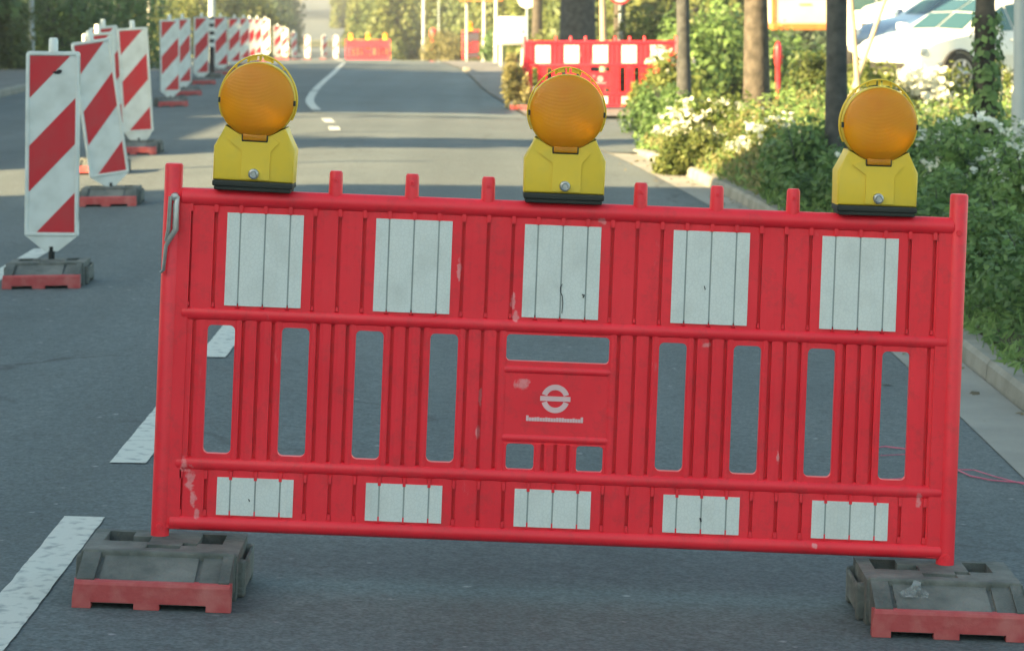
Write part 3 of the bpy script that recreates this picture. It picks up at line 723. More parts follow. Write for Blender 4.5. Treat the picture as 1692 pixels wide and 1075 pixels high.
# ------------------------------------------------------------------ other barriers
bf = copy_tree(barrier)
for ch in list(bf.children):
    if ch.name.split('.')[0] in ('scratch', 'latch'): bpy.data.objects.remove(ch)
yw = R(3); d = 38.6; X0 = at(867, d)
bf.rotation_euler = (0, 0, yw)
bf.location = (X0+1.057*math.cos(yw), d+1.057*math.sin(yw), g(X0, d)+.012)
tag(bf, 'sunlit red barrier set at an angle in the driveway, half overgrown by bushes', 'barrier', 'red barriers further down the road')
f = copy_tree(foot); place_foot(f, X0, d, 'rubber base plate under the sunlit barrier in the driveway', 0, FG)
bd = copy_tree(bf); d = 135.0; X = at(608, d); gz = zpx(100, d)
bd.location = (X, d, max(gz, g(X, d)+.05)); bd.rotation_euler = (0, 0, R(-2))
tag(bd, 'far orange red barrier with three yellow lamps at the end of the road', 'barrier', 'red barriers further down the road')
for u, lab in ((-.83,'left small lamp on the far red barrier'),(0,'middle small lamp on the far red barrier'),(.83,'right small lamp on the far red barrier')):
    beacon_at(608+u*F/d, d, bd.location.z+TOPZ+.009, lab)
bd.rotation_euler = (0, 0, R(178))
be = copy_tree(bf); d = 98.0; X = at(778, d); zb = zpx(97, d)
be.location = (X, d, max(zb, g(X, d)+.02)); be.rotation_euler = (0, 0, R(76))
tag(be, 'red barrier seen almost edge on under a bright yellow lamp', 'barrier', 'red barriers further down the road')
beacon_at(776, d-.3, be.location.z+TOPZ+.009, 'bright yellow lamp on the edge on red barrier', 8)

# ------------------------------------------------------------------ foliage
def leaf_obj(name, P, Nn, size, mat, parent=None, asp=.55, seed=0):
    rng = np.random.default_rng(seed); n = len(P)
    Nn = Nn/np.maximum(1e-6, np.linalg.norm(Nn, axis=1))[:, None]
    r = rng.normal(size=(n,3)); t1 = np.cross(Nn, r); t1 /= np.maximum(1e-6, np.linalg.norm(t1, axis=1))[:, None]; t2 = np.cross(Nn, t1)
    s = size*(.45+1.25*rng.random(n)**1.6); s = s[:, None]
    V = np.empty((n,4,3)); V[:,0] = P-t1*s*.5; V[:,1] = P+t2*s*.5*asp-Nn*s*.08; V[:,2] = P+t1*s*.5-Nn*s*.12; V[:,3] = P-t2*s*.5*asp-Nn*s*.08
    me = bpy.data.meshes.new(name); me.vertices.add(4*n); me.loops.add(4*n); me.polygons.add(n)
    me.vertices.foreach_set('co', V.reshape(-1)); me.loops.foreach_set('vertex_index', np.arange(4*n, dtype=np.int32))
    me.polygons.foreach_set('loop_start', np.arange(0, 4*n, 4, dtype=np.int32))
    me.update(calc_edges=True); me.materials.append(mat)
    o = bpy.data.objects.new(name, me); C.objects.link(o)
    if parent is not None: o.parent = parent
    return o
def clumped(rng, n, W, D, H, nc, zlow=0., rs=.34):
    """points and normals spread over many leaf clumps of a mound W x D x H (base at z=0)"""
    c = rng.normal(size=(nc,3)); c /= np.linalg.norm(c, axis=1)[:, None]; c[:,2] = np.abs(c[:,2]); c *= (.35+.5*rng.random((nc,1)))
    r = rs*(.55+.7*rng.random(nc)); k = rng.choice(nc, n, p=r**2/np.sum(r**2))
    d = rng.normal(size=(n,3)); d /= np.linalg.norm(d, axis=1)[:, None]
    q = c[k]+d*(r[k]*(.35+.65*rng.random(n)**.5))[:, None]
    P = q*np.array([W/2, D/2, H*.92]); P[:,2] = np.abs(P[:,2])+zlow
    Nn = d*np.array([1/W,1/D,1/H])*min(W,D,H)+rng.normal(size=(n,3))*.45+np.array([0,0,.35])
    return P, Nn
def shrub(name, px, d, W, D, H, n, size, mat, label, cat='shrub', group=None, seed=1, nc=26, flowers=0, fsize=.05, fmat='petal', z=None, asp=.55, ftop=.55, x=None):
    rng = np.random.default_rng(seed); X = at(px, d) if x is None else x
    root = empty(name, (X, d, (g(X, d)+.02) if z is None else z), (0,0,0), label, cat, group)
    P, Nn = clumped(rng, n, W, D, H, nc)
    leaf_obj('foliage', P, Nn, size, M[mat], root, asp, seed)
    b = MB(); rr = random.Random(seed)
    for i in range(7):
        a = rr.uniform(0, 6.28); q = rr.uniform(.2,.7)
        b.tube([(.05*math.cos(a),.05*math.sin(a),-.05),(W*.2*q*math.cos(a),D*.2*q*math.sin(a),H*.4),(W*.4*q*math.cos(a),D*.4*q*math.sin(a),H*.8)], [.012*H+.004,.008*H+.003,.002], M['bark_dark'], 5)
    b.build('stem', root)
    if flowers:
        P, Nn = clumped(rng, flowers*30, W, D, H*1.03, nc)
        P = P[P[:,2] > H*ftop][:flowers]; Q = []; 
        for p in P:
            for _ in range(7): Q.append(p+rng.normal(size=3)*fsize*.45*np.array([1,1,.5]))
        Q = np.array(Q); leaf_obj('blossom', Q, rng.normal(size=Q.shape)*.6+np.array([0,-.5,.8]), fsize*.8, M[fmat], root, .9, seed+1)
    return root

rng = np.random.default_rng(15); n = 170
y = 7.5+20*rng.random(n); x = np.array([XR(q) for q in y])+.26-.5*rng.random(n)**2.2
P = np.stack([x, y, np.array([g(a, b) for a, b in zip(x, y)])+.009], 1)
tag(leaf_obj('leaf_litter', P, np.stack([rng.normal(size=n)*.25, rng.normal(size=n)*.25, np.ones(n)], 1), .045, M['litter'], None, .6, 16), 'dry fallen leaves lying in the gutter', 'leaves', None, 'stuff')
VG = 'bushes along the right verge'
# low growth that fills the verge between the kerb and the bushes
rng = np.random.default_rng(5)
def verge_pts(n, y0, y1, w0, w1, hf):
    y = y0+(y1-y0)*rng.random(n); u = w0+(w1-w0)*rng.random(n)
    x = np.array([XR(q) for q in y])+.36+u; gz = np.array([g(a, b) for a, b in zip(x, y)])
    h = np.array([hf(a) for a in u]); bump = .75+.35*np.sin(x*2.3+y*1.1)*np.sin(y*1.9-x*.8)+.15*np.sin(y*5.1+x*3)
    z = gz+.09+h*bump*rng.random(n)**.55
    return np.stack([x, y, z], 1)
hf = lambda u: .05+.50*min(1, max(0, (u-.02)/.7))
n = 90000
P = verge_pts(n, 8, 27.6, .0, 4.2, hf); Nn = rng.normal(size=P.shape)*.8+np.array([-.35,-.35,.5])
tag(leaf_obj('ground_cover', P, Nn, .042, M['lf_shade'], None, .5, 11), 'low leafy ground cover filling the verge behind the kerb', 'ground cover', None, 'stuff')
n = 26000                                        # upright blades
P = verge_pts(n, 8, 27.6, -.05, 2.6, lambda u: .10+.42*min(1, max(0, u/.6))); Nn = np.stack([rng.normal(size=n), rng.normal(size=n), rng.normal(size=n)*.15], 1)
P[:,2] = P[:,2]*1.0
tag(leaf_obj('grass', P, Nn, .07, M['lf_shade'], None, .16, 12), 'long grass blades spilling over the kerb edge', 'grass', None, 'stuff')
n = 30000
P = verge_pts(n, 20.8, 27.6, -.02, 3.2, lambda u: .10+.36*min(1, max(0, u/.6))); Nn = rng.normal(size=P.shape)*.8+np.array([-.4,-.4,.5])
tag(leaf_obj('weeds', P, Nn, .05, M['lf_dry'], None, .4, 13), 'dry yellow green weeds along the sunlit kerb', 'weeds', None, 'stuff')

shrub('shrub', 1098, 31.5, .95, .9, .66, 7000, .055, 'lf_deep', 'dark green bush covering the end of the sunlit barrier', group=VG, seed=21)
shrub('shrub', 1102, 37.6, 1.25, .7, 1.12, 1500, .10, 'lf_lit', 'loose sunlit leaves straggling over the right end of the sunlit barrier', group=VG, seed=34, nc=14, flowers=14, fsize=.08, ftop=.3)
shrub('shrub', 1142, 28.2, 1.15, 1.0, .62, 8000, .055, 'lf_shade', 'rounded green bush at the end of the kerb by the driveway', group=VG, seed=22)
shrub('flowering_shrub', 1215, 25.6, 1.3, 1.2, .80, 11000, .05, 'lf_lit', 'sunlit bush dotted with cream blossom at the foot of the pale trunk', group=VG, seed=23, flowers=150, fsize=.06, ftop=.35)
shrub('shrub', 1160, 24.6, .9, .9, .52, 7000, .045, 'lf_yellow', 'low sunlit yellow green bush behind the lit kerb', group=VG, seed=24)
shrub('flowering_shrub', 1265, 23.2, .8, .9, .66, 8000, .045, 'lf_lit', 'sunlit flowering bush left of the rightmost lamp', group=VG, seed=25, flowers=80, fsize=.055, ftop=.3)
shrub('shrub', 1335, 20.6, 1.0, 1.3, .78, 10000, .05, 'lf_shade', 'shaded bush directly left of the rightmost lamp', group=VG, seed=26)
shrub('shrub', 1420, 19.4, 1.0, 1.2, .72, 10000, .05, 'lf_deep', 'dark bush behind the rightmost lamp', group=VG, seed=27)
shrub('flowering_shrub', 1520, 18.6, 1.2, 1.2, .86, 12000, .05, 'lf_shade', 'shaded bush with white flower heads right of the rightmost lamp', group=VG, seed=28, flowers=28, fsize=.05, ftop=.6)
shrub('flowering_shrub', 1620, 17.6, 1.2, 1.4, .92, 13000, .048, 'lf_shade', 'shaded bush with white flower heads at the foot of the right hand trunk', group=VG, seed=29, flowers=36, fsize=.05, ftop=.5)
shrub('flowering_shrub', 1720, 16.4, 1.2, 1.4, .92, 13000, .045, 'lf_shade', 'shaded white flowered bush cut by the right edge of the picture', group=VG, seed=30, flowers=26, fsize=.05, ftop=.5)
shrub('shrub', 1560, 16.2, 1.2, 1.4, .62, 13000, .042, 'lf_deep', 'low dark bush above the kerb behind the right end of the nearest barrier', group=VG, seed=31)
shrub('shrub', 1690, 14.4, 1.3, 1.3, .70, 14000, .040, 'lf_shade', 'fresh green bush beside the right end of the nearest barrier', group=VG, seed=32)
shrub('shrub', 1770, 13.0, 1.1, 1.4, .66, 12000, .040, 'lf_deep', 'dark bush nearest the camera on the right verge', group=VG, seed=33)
BG = 'sunlit bushes behind the verge trees'
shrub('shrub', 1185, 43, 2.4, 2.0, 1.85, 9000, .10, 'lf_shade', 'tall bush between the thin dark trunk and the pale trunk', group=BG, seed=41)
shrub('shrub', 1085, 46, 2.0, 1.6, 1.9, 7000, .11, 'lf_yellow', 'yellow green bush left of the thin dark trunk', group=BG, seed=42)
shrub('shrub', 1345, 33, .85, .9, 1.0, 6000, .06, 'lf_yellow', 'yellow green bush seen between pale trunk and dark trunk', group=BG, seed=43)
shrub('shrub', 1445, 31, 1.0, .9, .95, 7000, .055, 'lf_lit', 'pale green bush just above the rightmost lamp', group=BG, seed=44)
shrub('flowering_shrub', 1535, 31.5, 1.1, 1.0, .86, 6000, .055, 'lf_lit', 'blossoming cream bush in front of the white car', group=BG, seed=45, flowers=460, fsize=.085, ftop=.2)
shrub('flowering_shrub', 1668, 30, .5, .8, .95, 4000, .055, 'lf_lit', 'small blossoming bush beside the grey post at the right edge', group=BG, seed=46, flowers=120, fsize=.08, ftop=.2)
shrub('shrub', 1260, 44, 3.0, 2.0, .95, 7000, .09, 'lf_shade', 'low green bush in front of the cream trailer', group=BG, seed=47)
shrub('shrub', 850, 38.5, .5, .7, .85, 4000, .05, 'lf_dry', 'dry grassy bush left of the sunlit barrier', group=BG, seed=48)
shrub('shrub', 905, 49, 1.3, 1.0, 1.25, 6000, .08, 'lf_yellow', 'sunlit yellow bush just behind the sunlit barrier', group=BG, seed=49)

# ------------------------------------------------------------------ trees
def make_tree(name, X, d, r, H, lean, bark, crown_mat, label, group, seed, crown=(2.6,2.6,3.0), nl=3500, ls=.13, z=None, zc=None, limbs=5):
    rr = random.Random(seed); rng = np.random.default_rng(seed)
    root = empty(name, (X, d, (g(X, d)-.05) if z is None else z), (0,0,rr.uniform(0,.3)), label, 'tree', group)
    b = MB(); pts = []; rad = []; n = 12
    for i in range(n+1):
        t = i/n; pts.append((lean*H*t+.03*math.sin(3*t+seed), .03*math.cos(2.3*t+seed), H*t)); rad.append(r*(1.28-.28*min(1,t*9))*(1-.6*t)*(1+.05*math.sin(seed*3+i*1.9)))
    b.tube(pts, rad, bark, 14); zc = zc or H*.85
    b.build('trunk', root, 60)
    for i in range(limbs):
        a = 2*math.pi*i/limbs+rr.uniform(-.4,.4); z0 = H*rr.uniform(.45,.8); q = z0/H; L_ = crown[0]*rr.uniform(.5,.8)/2*1.3
        e = [(lean*z0, 0, z0), (lean*z0+L_*.4*math.cos(a), L_*.4*math.sin(a), z0+.35*L_), (lean*z0+L_*math.cos(a), L_*math.sin(a), z0+1.0*L_)]
        b = MB(); b.tube(e, [r*(1-.6*q)*.7, r*.35, r*.1], bark, 8); b.build('limb', root, 60)
    P, Nn = clumped(rng, nl, *crown, 22, rs=.38); P[:,2] = (P[:,2]-crown[2]*.35)*1.0; P += np.array([lean*zc, 0, zc])
    leaf_obj('crown', P, Nn, ls, crown_mat, root, .6, seed)
    return root
TG = 'trees along the right verge'
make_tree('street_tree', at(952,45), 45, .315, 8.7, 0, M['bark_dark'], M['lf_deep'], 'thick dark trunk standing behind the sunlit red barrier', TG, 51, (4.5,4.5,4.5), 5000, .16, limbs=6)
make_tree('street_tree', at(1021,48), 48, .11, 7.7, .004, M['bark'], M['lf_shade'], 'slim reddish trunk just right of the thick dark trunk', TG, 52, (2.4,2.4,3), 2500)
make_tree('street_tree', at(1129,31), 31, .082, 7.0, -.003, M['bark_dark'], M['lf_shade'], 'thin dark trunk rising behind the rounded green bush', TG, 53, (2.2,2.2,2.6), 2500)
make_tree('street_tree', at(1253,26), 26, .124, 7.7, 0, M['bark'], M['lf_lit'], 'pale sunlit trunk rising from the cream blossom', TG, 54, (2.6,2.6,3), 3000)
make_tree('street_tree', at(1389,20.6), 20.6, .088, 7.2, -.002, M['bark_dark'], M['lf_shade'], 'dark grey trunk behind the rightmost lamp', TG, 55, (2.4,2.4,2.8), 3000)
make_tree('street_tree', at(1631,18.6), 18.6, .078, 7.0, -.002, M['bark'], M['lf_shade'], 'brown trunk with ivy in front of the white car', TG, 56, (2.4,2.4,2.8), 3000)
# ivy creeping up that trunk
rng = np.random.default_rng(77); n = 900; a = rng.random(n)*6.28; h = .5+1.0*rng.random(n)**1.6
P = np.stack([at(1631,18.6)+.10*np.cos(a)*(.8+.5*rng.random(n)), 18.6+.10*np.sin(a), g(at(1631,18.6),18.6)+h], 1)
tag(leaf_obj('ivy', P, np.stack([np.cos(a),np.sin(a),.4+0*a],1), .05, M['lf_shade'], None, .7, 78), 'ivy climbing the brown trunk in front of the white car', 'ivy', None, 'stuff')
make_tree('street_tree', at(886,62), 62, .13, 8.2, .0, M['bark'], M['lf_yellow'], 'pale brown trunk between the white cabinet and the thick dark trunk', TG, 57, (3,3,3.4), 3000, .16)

# bare stakes
def stake(px0, py0, px1, py1, d, w, label, mat='twig'):
    b = MB(); x0, x1 = at(px0, d), at(px1, d); X = x1; zb = g(X, d)-.05
    t = (zb-zpx(py1, d))/max(1e-6, zpx(py0, d)-zpx(py1, d)); xb = x1+(x0-x1)*t
    zt = zpx(py0, d); x_t = x0
    ex = 1.25; x_t2 = xb+(x_t-xb)*ex; zt2 = zb+(zt-zb)*ex
    o = empty('stake', (xb, d, zb), (0,0,0), label, 'stake', 'bare wooden stakes above the rightmost lamp')
    b.tube([(0,0,0),((x_t2-xb)*.5+.01,0,(zt2-zb)*.5),(x_t2-xb,0,zt2-zb)], [w,w*.9,w*.75], M[mat], 9); b.tube([(x_t2-xb,0,zt2-zb),(x_t2-xb+.004,0,zt2-zb+.02)], [w*.75,w*.3], M[mat], 9)
    me = b.build('shaft', o, 60)
stake(1406,0,1412,85,29,.032,'upright pale stake beside the dark grey trunk'); stake(1462,0,1428,95,30,.03,'slanting pale stake above the rightmost lamp')
stake(995,0,996,75,40,.055,'pale sunlit stake beside the thick dark trunk')

# ------------------------------------------------------------------ poles
def pole(name, px, d, w, H, label, cat, mat, group=None, arm=True):
    X = at(px, d); o = empty(name, (X, d, g(X, d)-.02), (0,0,0), label, cat, group)
    b = MB(); b.tube([(0,0,0),(0,0,.9),(0,0,.95),(0,0,H)], [w*1.25,w*1.25,w,w*.7], M[mat], 14); b.build('shaft', o, 40)
    b = MB(); b.lathe([(0,.0),(w*2.2,0),(w*2.2,.03),(w*1.3,.05)], M[mat], 14); b.build('base', o)
    if arm:
        b = MB(); b.tube([(0,0,H-.05),(.3,0,H+.25),(1.1,0,H+.35)], [w*.7,w*.6,w*.5], M[mat], 10); b.build('arm', o, 40)
        b = MB(); b.bbox(1.0,1.6,-.11,.11,H+.30,H+.42,M['pale_pole'],.03); b.build('lamp_head', o)
    return o
PG = 'lamp posts along the street'
pole('lamp_post', 52, 62, .055, 6, 'grey lamp post before the dark hedge at the left edge', 'lamp post', 'grey_pole', PG)
pole('lamp_post', 246, 92, .045, 6, 'thin sunlit pole at the right end of the dark hedge', 'lamp post', 'pale_pole', PG)
pole('lamp_post', 350, 88, .11, 7, 'thick grey pole behind the shaded row of delineators', 'lamp post', 'grey_pole', PG)
pole('lamp_post', 700, 118, .07, 7, 'sunlit lamp post beside the far green bushes', 'lamp post', 'pale_pole', PG)
pole('sign_post', 725, 122, .035, 3.2, 'thin dark pole right of the far sunlit lamp post', 'post', 'grey_pole', None, False)
pole('lamp_post', 820, 80, .055, 6, 'pale post left of the white cabinet', 'lamp post', 'pale_pole', PG)
pole('lamp_post', 800, 100, .06, 6, 'pale post behind the bright yellow lamp', 'lamp post', 'pale_pole', PG)
pole('lamp_post', 1689, 20.2, .062, 6, 'thick blue grey post at the right edge of the picture', 'lamp post', 'grey_pole', PG)
# banded marker post
d = 54; X = at(350, d); o = empty('marker_post', (X, d, g(X, d)), (0,0,0), 'black and white banded post among the shaded delineators', 'post')
b = MB(); H = zpx(28, d)-g(X, d); b.tube([(0,0,0),(0,0,H)], .05, M['dark_mark'], 12)
for k in range(4): q = H-.09-.15*k; b.tube([(0,0,q-.04),(0,0,q+.04)], .0525, M['white_cap'], 12)
b.build('shaft', o, 40); b = MB(); b.bbox(-.2,.2,-.2,.2,0,.1,M['rubber'],.02); b.build('base', o)

# signs
def round_sign(px, py, d, r, label, ring, face):
    X = at(px, d); zc = zpx(py, d); o = empty('road_sign', (X, d, g(X, d)), (0,0,R(-6)), label, 'road sign')
    b = MB(); b.tube([(0,0,-.05),(0,0,zc-g(X,d)+r)], .032, M['grey_pole'], 10); b.build('pole', o, 40)
    b = MB(); T = Matrix.Translation((0,-.045,zc-g(X,d))); b.lathe([(0,0),(r*.8,0)], M[face], 32, T, 'Y'); b.lathe([(r*.8,0),(r*.8,-.003),(r,-.003),(r,.012),(0,.012)], M[ring], 32, T, 'Y'); b.build('face', o)
round_sign(871, -2, 70, .24, 'round white sign above the white cabinet', 'sign_white', 'sign_white')
round_sign(1025, -12, 47, .2, 'round red rimmed sign above the slim reddish trunk', 'red_sheet', 'sign_white')

# white cabinet
d = 72; X = at(846, d); z0 = g(X, d); o = empty('utility_cabinet', (X, d, z0), (0,0,R(8)), 'sunlit white cabinet on legs right of the bright yellow lamp', 'cabinet')
h = zpx(28, d)-z0; b = MB(); b.bbox(-.36,.36,-.16,.16,h-.72,h,M['sign_white'],.05); b.build('housing', o, 30)
b = MB(); b.bbox(-.31,.31,-.175,-.158,h-.66,h-.07,M['sign_white'],.008); b.box(.24,.27,-.185,-.17,h-.42,h-.34,M['lamp_rubber']); b.build('door', o)
for sx in (-.28,.28):
    b = MB(); b.tube([(sx,0,-.02),(sx,0,h-.70)], .05, M['pale_pole'], 10); b.build('leg', o, 40)
# orange awning
d = 96; X = at(795, d); o = empty('awning', (X, d, g(X, d)), (0,0,0), 'orange canopy edge over the pale posts at the top of the picture', 'awning')
h = zpx(2, d)-g(X, d); b = MB(); b.prism([(-.75,h),(.75,h),(.70,h+.5),(-.70,h+.5)], -.1, .9, M['orange']); b.build('cover', o)
for sx in (-.5,.5):
    b = MB(); b.tube([(sx,.4,-.05),(sx,.4,h+.1)], .045, M['pale_pole'], 10); b.build('leg', o, 40)
# red hydrant-like post
def red_post(px, py0, py1, d, w, label):
    X = at(px, d); zt = zpx(py0, d); z0 = min(g(X, d), zpx(py1, d)); b = MB(); h = zt-z0
    b.lathe([(0,0),(w*.9,0),(w*.9,.06),(w*.7,.09),(w*.7,h*.62),(w,h*.66),(w,h*.9),(w*.6,h*.97),(0,h)], M['red_sheet'], 16)
    b.tube([(-w*1.4,0,h*.76),(w*1.4,0,h*.76)], w*.35, M['red_sheet'], 10)
    o = empty('hydrant', (X, d, z0), (0,0,.2), label, 'hydrant', 'red posts'); b.build('column', o, 40)
red_post(716, 46, 62, 122, .16, 'small red post at the foot of the far sunlit lamp post'); red_post(1286, 68, 112, 40, .055, 'slim red post right of the pale sunlit trunk')

# ------------------------------------------------------------------ vehicles
def make_car(name, paint, label, loc, rz, group):
    root = empty(name, loc, (0,0,rz), label, 'car', group)
    # stations along x: nose at -2.1; (x, half width, belt z, roof z, roof half width)
    st = [(-2.10,.62,.55,.57,.50),(-2.02,.74,.66,.69,.62),(-1.75,.82,.78,.82,.70),(-1.35,.86,.86,.90,.72),(-.98,.87,.91,.96,.72),(-.55,.87,.93,1.22,.66),(-.12,.87,.94,1.42,.60),(.35,.87,.95,1.49,.60),(.95,.87,.96,1.48,.60),(1.40,.86,.97,1.40,.59),(1.78,.84,.98,1.22,.60),(2.02,.80,.97,1.02,.64),(2.10,.74,.90,.93,.60)]
    def ring(s):
        x, w, b_, t, rw = s
        zb = .22 if abs(x) < 1.95 else .30
        return [(x,-w*.86,zb),(x,-w*.98,zb+.13),(x,-w,b_*.62),(x,-w*.975,b_),(x,-rw,b_+(t-b_)*.86),(x,-rw*.82,t),(x,0,t+.018),(x,rw*.82,t),(x,rw,b_+(t-b_)*.86),(x,w*.975,b_),(x,w,b_*.62),(x,w*.98,zb+.13),(x,w*.86,zb)]
    rings = [ring(s) for s in st]; b = MB(); n = 13
    for i in range(len(rings)-1):
        A, B = rings[i], rings[i+1]
        for k in range(n-1):
            b.add([A[k],A[k+1],B[k+1],B[k]], [(0,1,2,3)], paint)
        b.add([A[0],B[0],B[12],A[12]], [(0,1,2,3)], M['tyre'])
    b.add(rings[0], [tuple(range(n))], paint); b.add(rings[-1], [tuple(range(n))], paint)
    body = b.build('body', root)
    bm = bmesh.new(); bm.from_mesh(body.data); bmesh.ops.remove_doubles(bm, verts=bm.verts[:], dist=.0005); bm.to_mesh(body.data); bm.free()
    body.data.shade_smooth(); body.data.set_sharp_from_angle(angle=R(38))
    def quad(pts, off): # glass pane set proud of the body
        P4 = [Vector(p) for p in pts]; nn = (P4[1]-P4[0]).cross(P4[-1]-P4[0]).normalized(); c = sum(P4, Vector())/len(P4)
        if nn.dot(c-Vector((0,0,.7))) < 0: nn = -nn
        return [c+(p-c)*.93+nn*off for p in P4]
    def pane(nm, quads):
        t = MB()
        for q in quads: t.add(quad(q, .012), [tuple(range(len(q)))], M['car_glass'])
        t.build(nm, root)
    for s_ in (0, 1):
        k0, k1 = (3, 4) if s_ == 0 else (9, 8)
        pane('side_window', [[rings[5][k0],rings[6][k0],rings[6][k1],rings[5][k1]],[rings[6][k0],rings[7][k0],rings[7][k1],rings[6][k1]]])
        pane('side_window', [[rings[7][k0],rings[8][k0],rings[8][k1],rings[7][k1]],[rings[8][k0],rings[9][k0],rings[9][k1],rings[8][k1]]])
    pane('windscreen', [[rings[4][5],rings[5][5],rings[5][6],rings[4][6]],[rings[4][6],rings[5][6],rings[5][7],rings[4][7]],[rings[5][5],rings[6][5],rings[6][6],rings[5][6]],[rings[5][6],rings[6][6],rings[6][7],rings[5][7]]])
    pane('rear_window', [[rings[10][5],rings[11][5],rings[11][7],rings[10][7]]])
    for sx in (-1.32, 1.28):
        for sy in (-1, 1):
            T = Matrix.Translation((sx, sy*.80, .315)); w = MB()
            w.lathe([(.02,-.10*1),(.30,-.10),(.315,-.07),(.315,.07),(.30,.10),(.02,.10)], M['tyre'], 24, T, 'Y'); wo = w.build('wheel', root, 40)
            w = MB(); 
            for k in range(5):
                a = 2*math.pi*k/5; w.tube([(0,0,0),(.2*math.cos(a),0,.2*math.sin(a))], [.05,.03], M['rim'], 6, Matrix.Translation((sx, sy*.905, .315)))
            w.lathe([(.19,-.01),(.215,-.01),(.215,.01),(.19,.01)], M['rim'], 24, Matrix.Translation((sx, sy*.905, .315)), 'Y'); w.build('rim', wo)
            w = MB(); w.lathe([(.32,-.02),(.365,-.02),(.365,.03)], M['tyre'], 24, Matrix.Translation((sx, sy*.868, .325)), 'Y'); w.build('wheel_arch', root)
    for sy in (-1, 1):
        w = MB(); w.bbox(-.82,-.66,sy*1.0-.10,sy*1.0+.06,.94,1.06,paint,.03); w.build('mirror', root, 40)
        w = MB(); w.bbox(-2.06,-1.80,sy*.66-.10,sy*.66+.12,.60,.72,M['lamp_clear'],.03); w.build('headlight', root, 40)
        w = MB(); w.bbox(-.2,.0,sy*.875-.012,sy*.875+.012,.80,.83,paint,.006); w.build('handle', root)
    w = MB(); w.bbox(-2.14,-1.98,-.5,.5,.32,.48,M['tyre'],.03); w.build('grille', root)
    return root
d = 44; X = at(1614, d); make_car('parked_car', M['car_white'], 'sunlit white car parked behind the brown ivied trunk', (X+.1, d+.3, zpx(150, d)), R(36), 'parked cars')
d = 48.5; X = at(1560, d); make_car('parked_car', M['car_blue'], 'pale blue car parked behind the white car', (X+.5, d+.6, zpx(112, d)-.05), R(36), 'parked cars')
d = 52; X = at(1720, d); make_car('parked_car', M['car_white'], 'second white car behind the first, cut by the right edge', (X+.4, d+.6, zpx(118, d)), R(34), 'parked cars')
d = 55; X = at(1530, d); make_car('parked_car', M['car_white'], 'farthest white car, behind the pale blue car', (X+.7, d+.6, zpx(78, d)), R(36), 'parked cars')
# cream trailer
d = 56; X = at(1326, d); zb = g(X, d); o = empty('box_trailer', (X, d, zb), (0,0,R(5)), 'cream box trailer with orange bottom frame beyond the bushes', 'trailer')
zf = zpx(50, d)-zb; b = MB(); b.bbox(-.62,.62,-.2,2.4,zf+.12,zf+1.9,M['cream'],.03); b.build('box', o)
b = MB(); b.bbox(-.66,.66,-.24,2.44,zf,zf+.12,M['orange'],.02); b.box(-.66,-.58,-.22,-.14,zf+.1,zf+1.9,M['orange']); b.build('frame', o)
b = MB(); b.box(-.10,.14,-.215,-.2,zf+.50,zf+.53,M['orange']); b.box(-.20,.18,-.215,-.2,zf+.78,zf+.81,M['orange']); b.build('hinge', o)
for sx in (-.5,.5):
    b = MB(); b.lathe([(.02,-.08),(.26,-.08),(.28,-.05),(.28,.05),(.26,.08),(.02,.08)], M['tyre'], 20, Matrix.Translation((0,0,0)) @ Matrix.Rotation(R(90),4,'Z'), 'Y')
    w = b.build('wheel', o, 40); w.location = (sx, .9, .28)
d = 60; X = at(1405+22, d); zb = g(X, d); o = empty('box_trailer', (X, d, zb), (0,0,R(-4)), 'narrow white van rear glimpsed between the dark trunk and the slanting stake', 'van')
b = MB(); b.bbox(-.30,.30,0,3.5,.45,2.1,M['sign_white'],.06); o.name = 'parked_van'; b.build('body', o, 40)
b = MB(); b.bbox(-.24,.24,-.012,.02,1.35,1.85,M['car_glass'],.01); b.build('rear_window', o)
b = MB(); b.bbox(-.30,.30,-.06,.06,.36,.50,M['tyre'],.02); b.build('bumper', o)
for sx in (-.25,.25):
    b = MB(); b.lathe([(.02,-.08),(.28,-.08),(.30,-.05),(.30,.05),(.28,.08),(.02,.08)], M['tyre'], 20, Matrix.Rotation(R(90),4,'Z'), 'Y'); w = b.build('wheel', o, 40); w.location = (sx, .7, .30)

# ------------------------------------------------------------------ background planting
HG = 'hedges on the left side of the street'
shrub('hedge', 110, 68, 5.2, 3.0, 3.2, 16000, .12, 'lf_deep', 'big dark green hedge behind the nearest delineators', 'hedge', HG, 61, 34)
shrub('hedge', -20, 60, 2.6, 2.0, 2.6, 7000, .12, 'lf_far', 'brownish green bush at the left edge of the picture', 'hedge', HG, 62)
shrub('hedge', 300, 98, 4.4, 3.0, 2.8, 8000, .15, 'lf_yellow', 'sunlit olive hedge behind the shaded row of delineators', 'hedge', HG, 63)
shrub('hedge', 405, 122, 4.2, 3.0, 3.4, 9000, .18, 'lf_yellow', 'sunlit yellow bush above the leftmost lamp', 'hedge', HG, 64)
def far_tree(px, d, W, H, mat, label, seed, n=8000, ls=.25):
    X = at(px, d); rr = random.Random(seed); rng = np.random.default_rng(seed)
    root = empty('tree', (X, d, g(X, d)-.1), (0,0,0), label, 'tree', 'trees far down the road')
    b = MB(); b.tube([(0,0,0),(.05,0,H*.4),(0,.05,H*.8)], [W*.05,W*.04,W*.01], M['bark_dark'], 10); b.build('trunk', root, 60)
    P, Nn = clumped(rng, n, W, W, H*.95, 30, rs=.32); P[:,2] += H*.03
    leaf_obj('crown', P, Nn, ls, M[mat], root, .65, seed)
far_tree(442, 165, 5.5, 6.5, 'lf_far_dark', 'dark green tree beside the far hill road', 71)
far_tree(415, 190, 7, 8, 'lf_far', 'pale green tree behind the leftmost lamp', 72)
far_tree(466, 205, 5, 8, 'lf_far_dark', 'darkest tree at the left edge of the far hill road', 73)
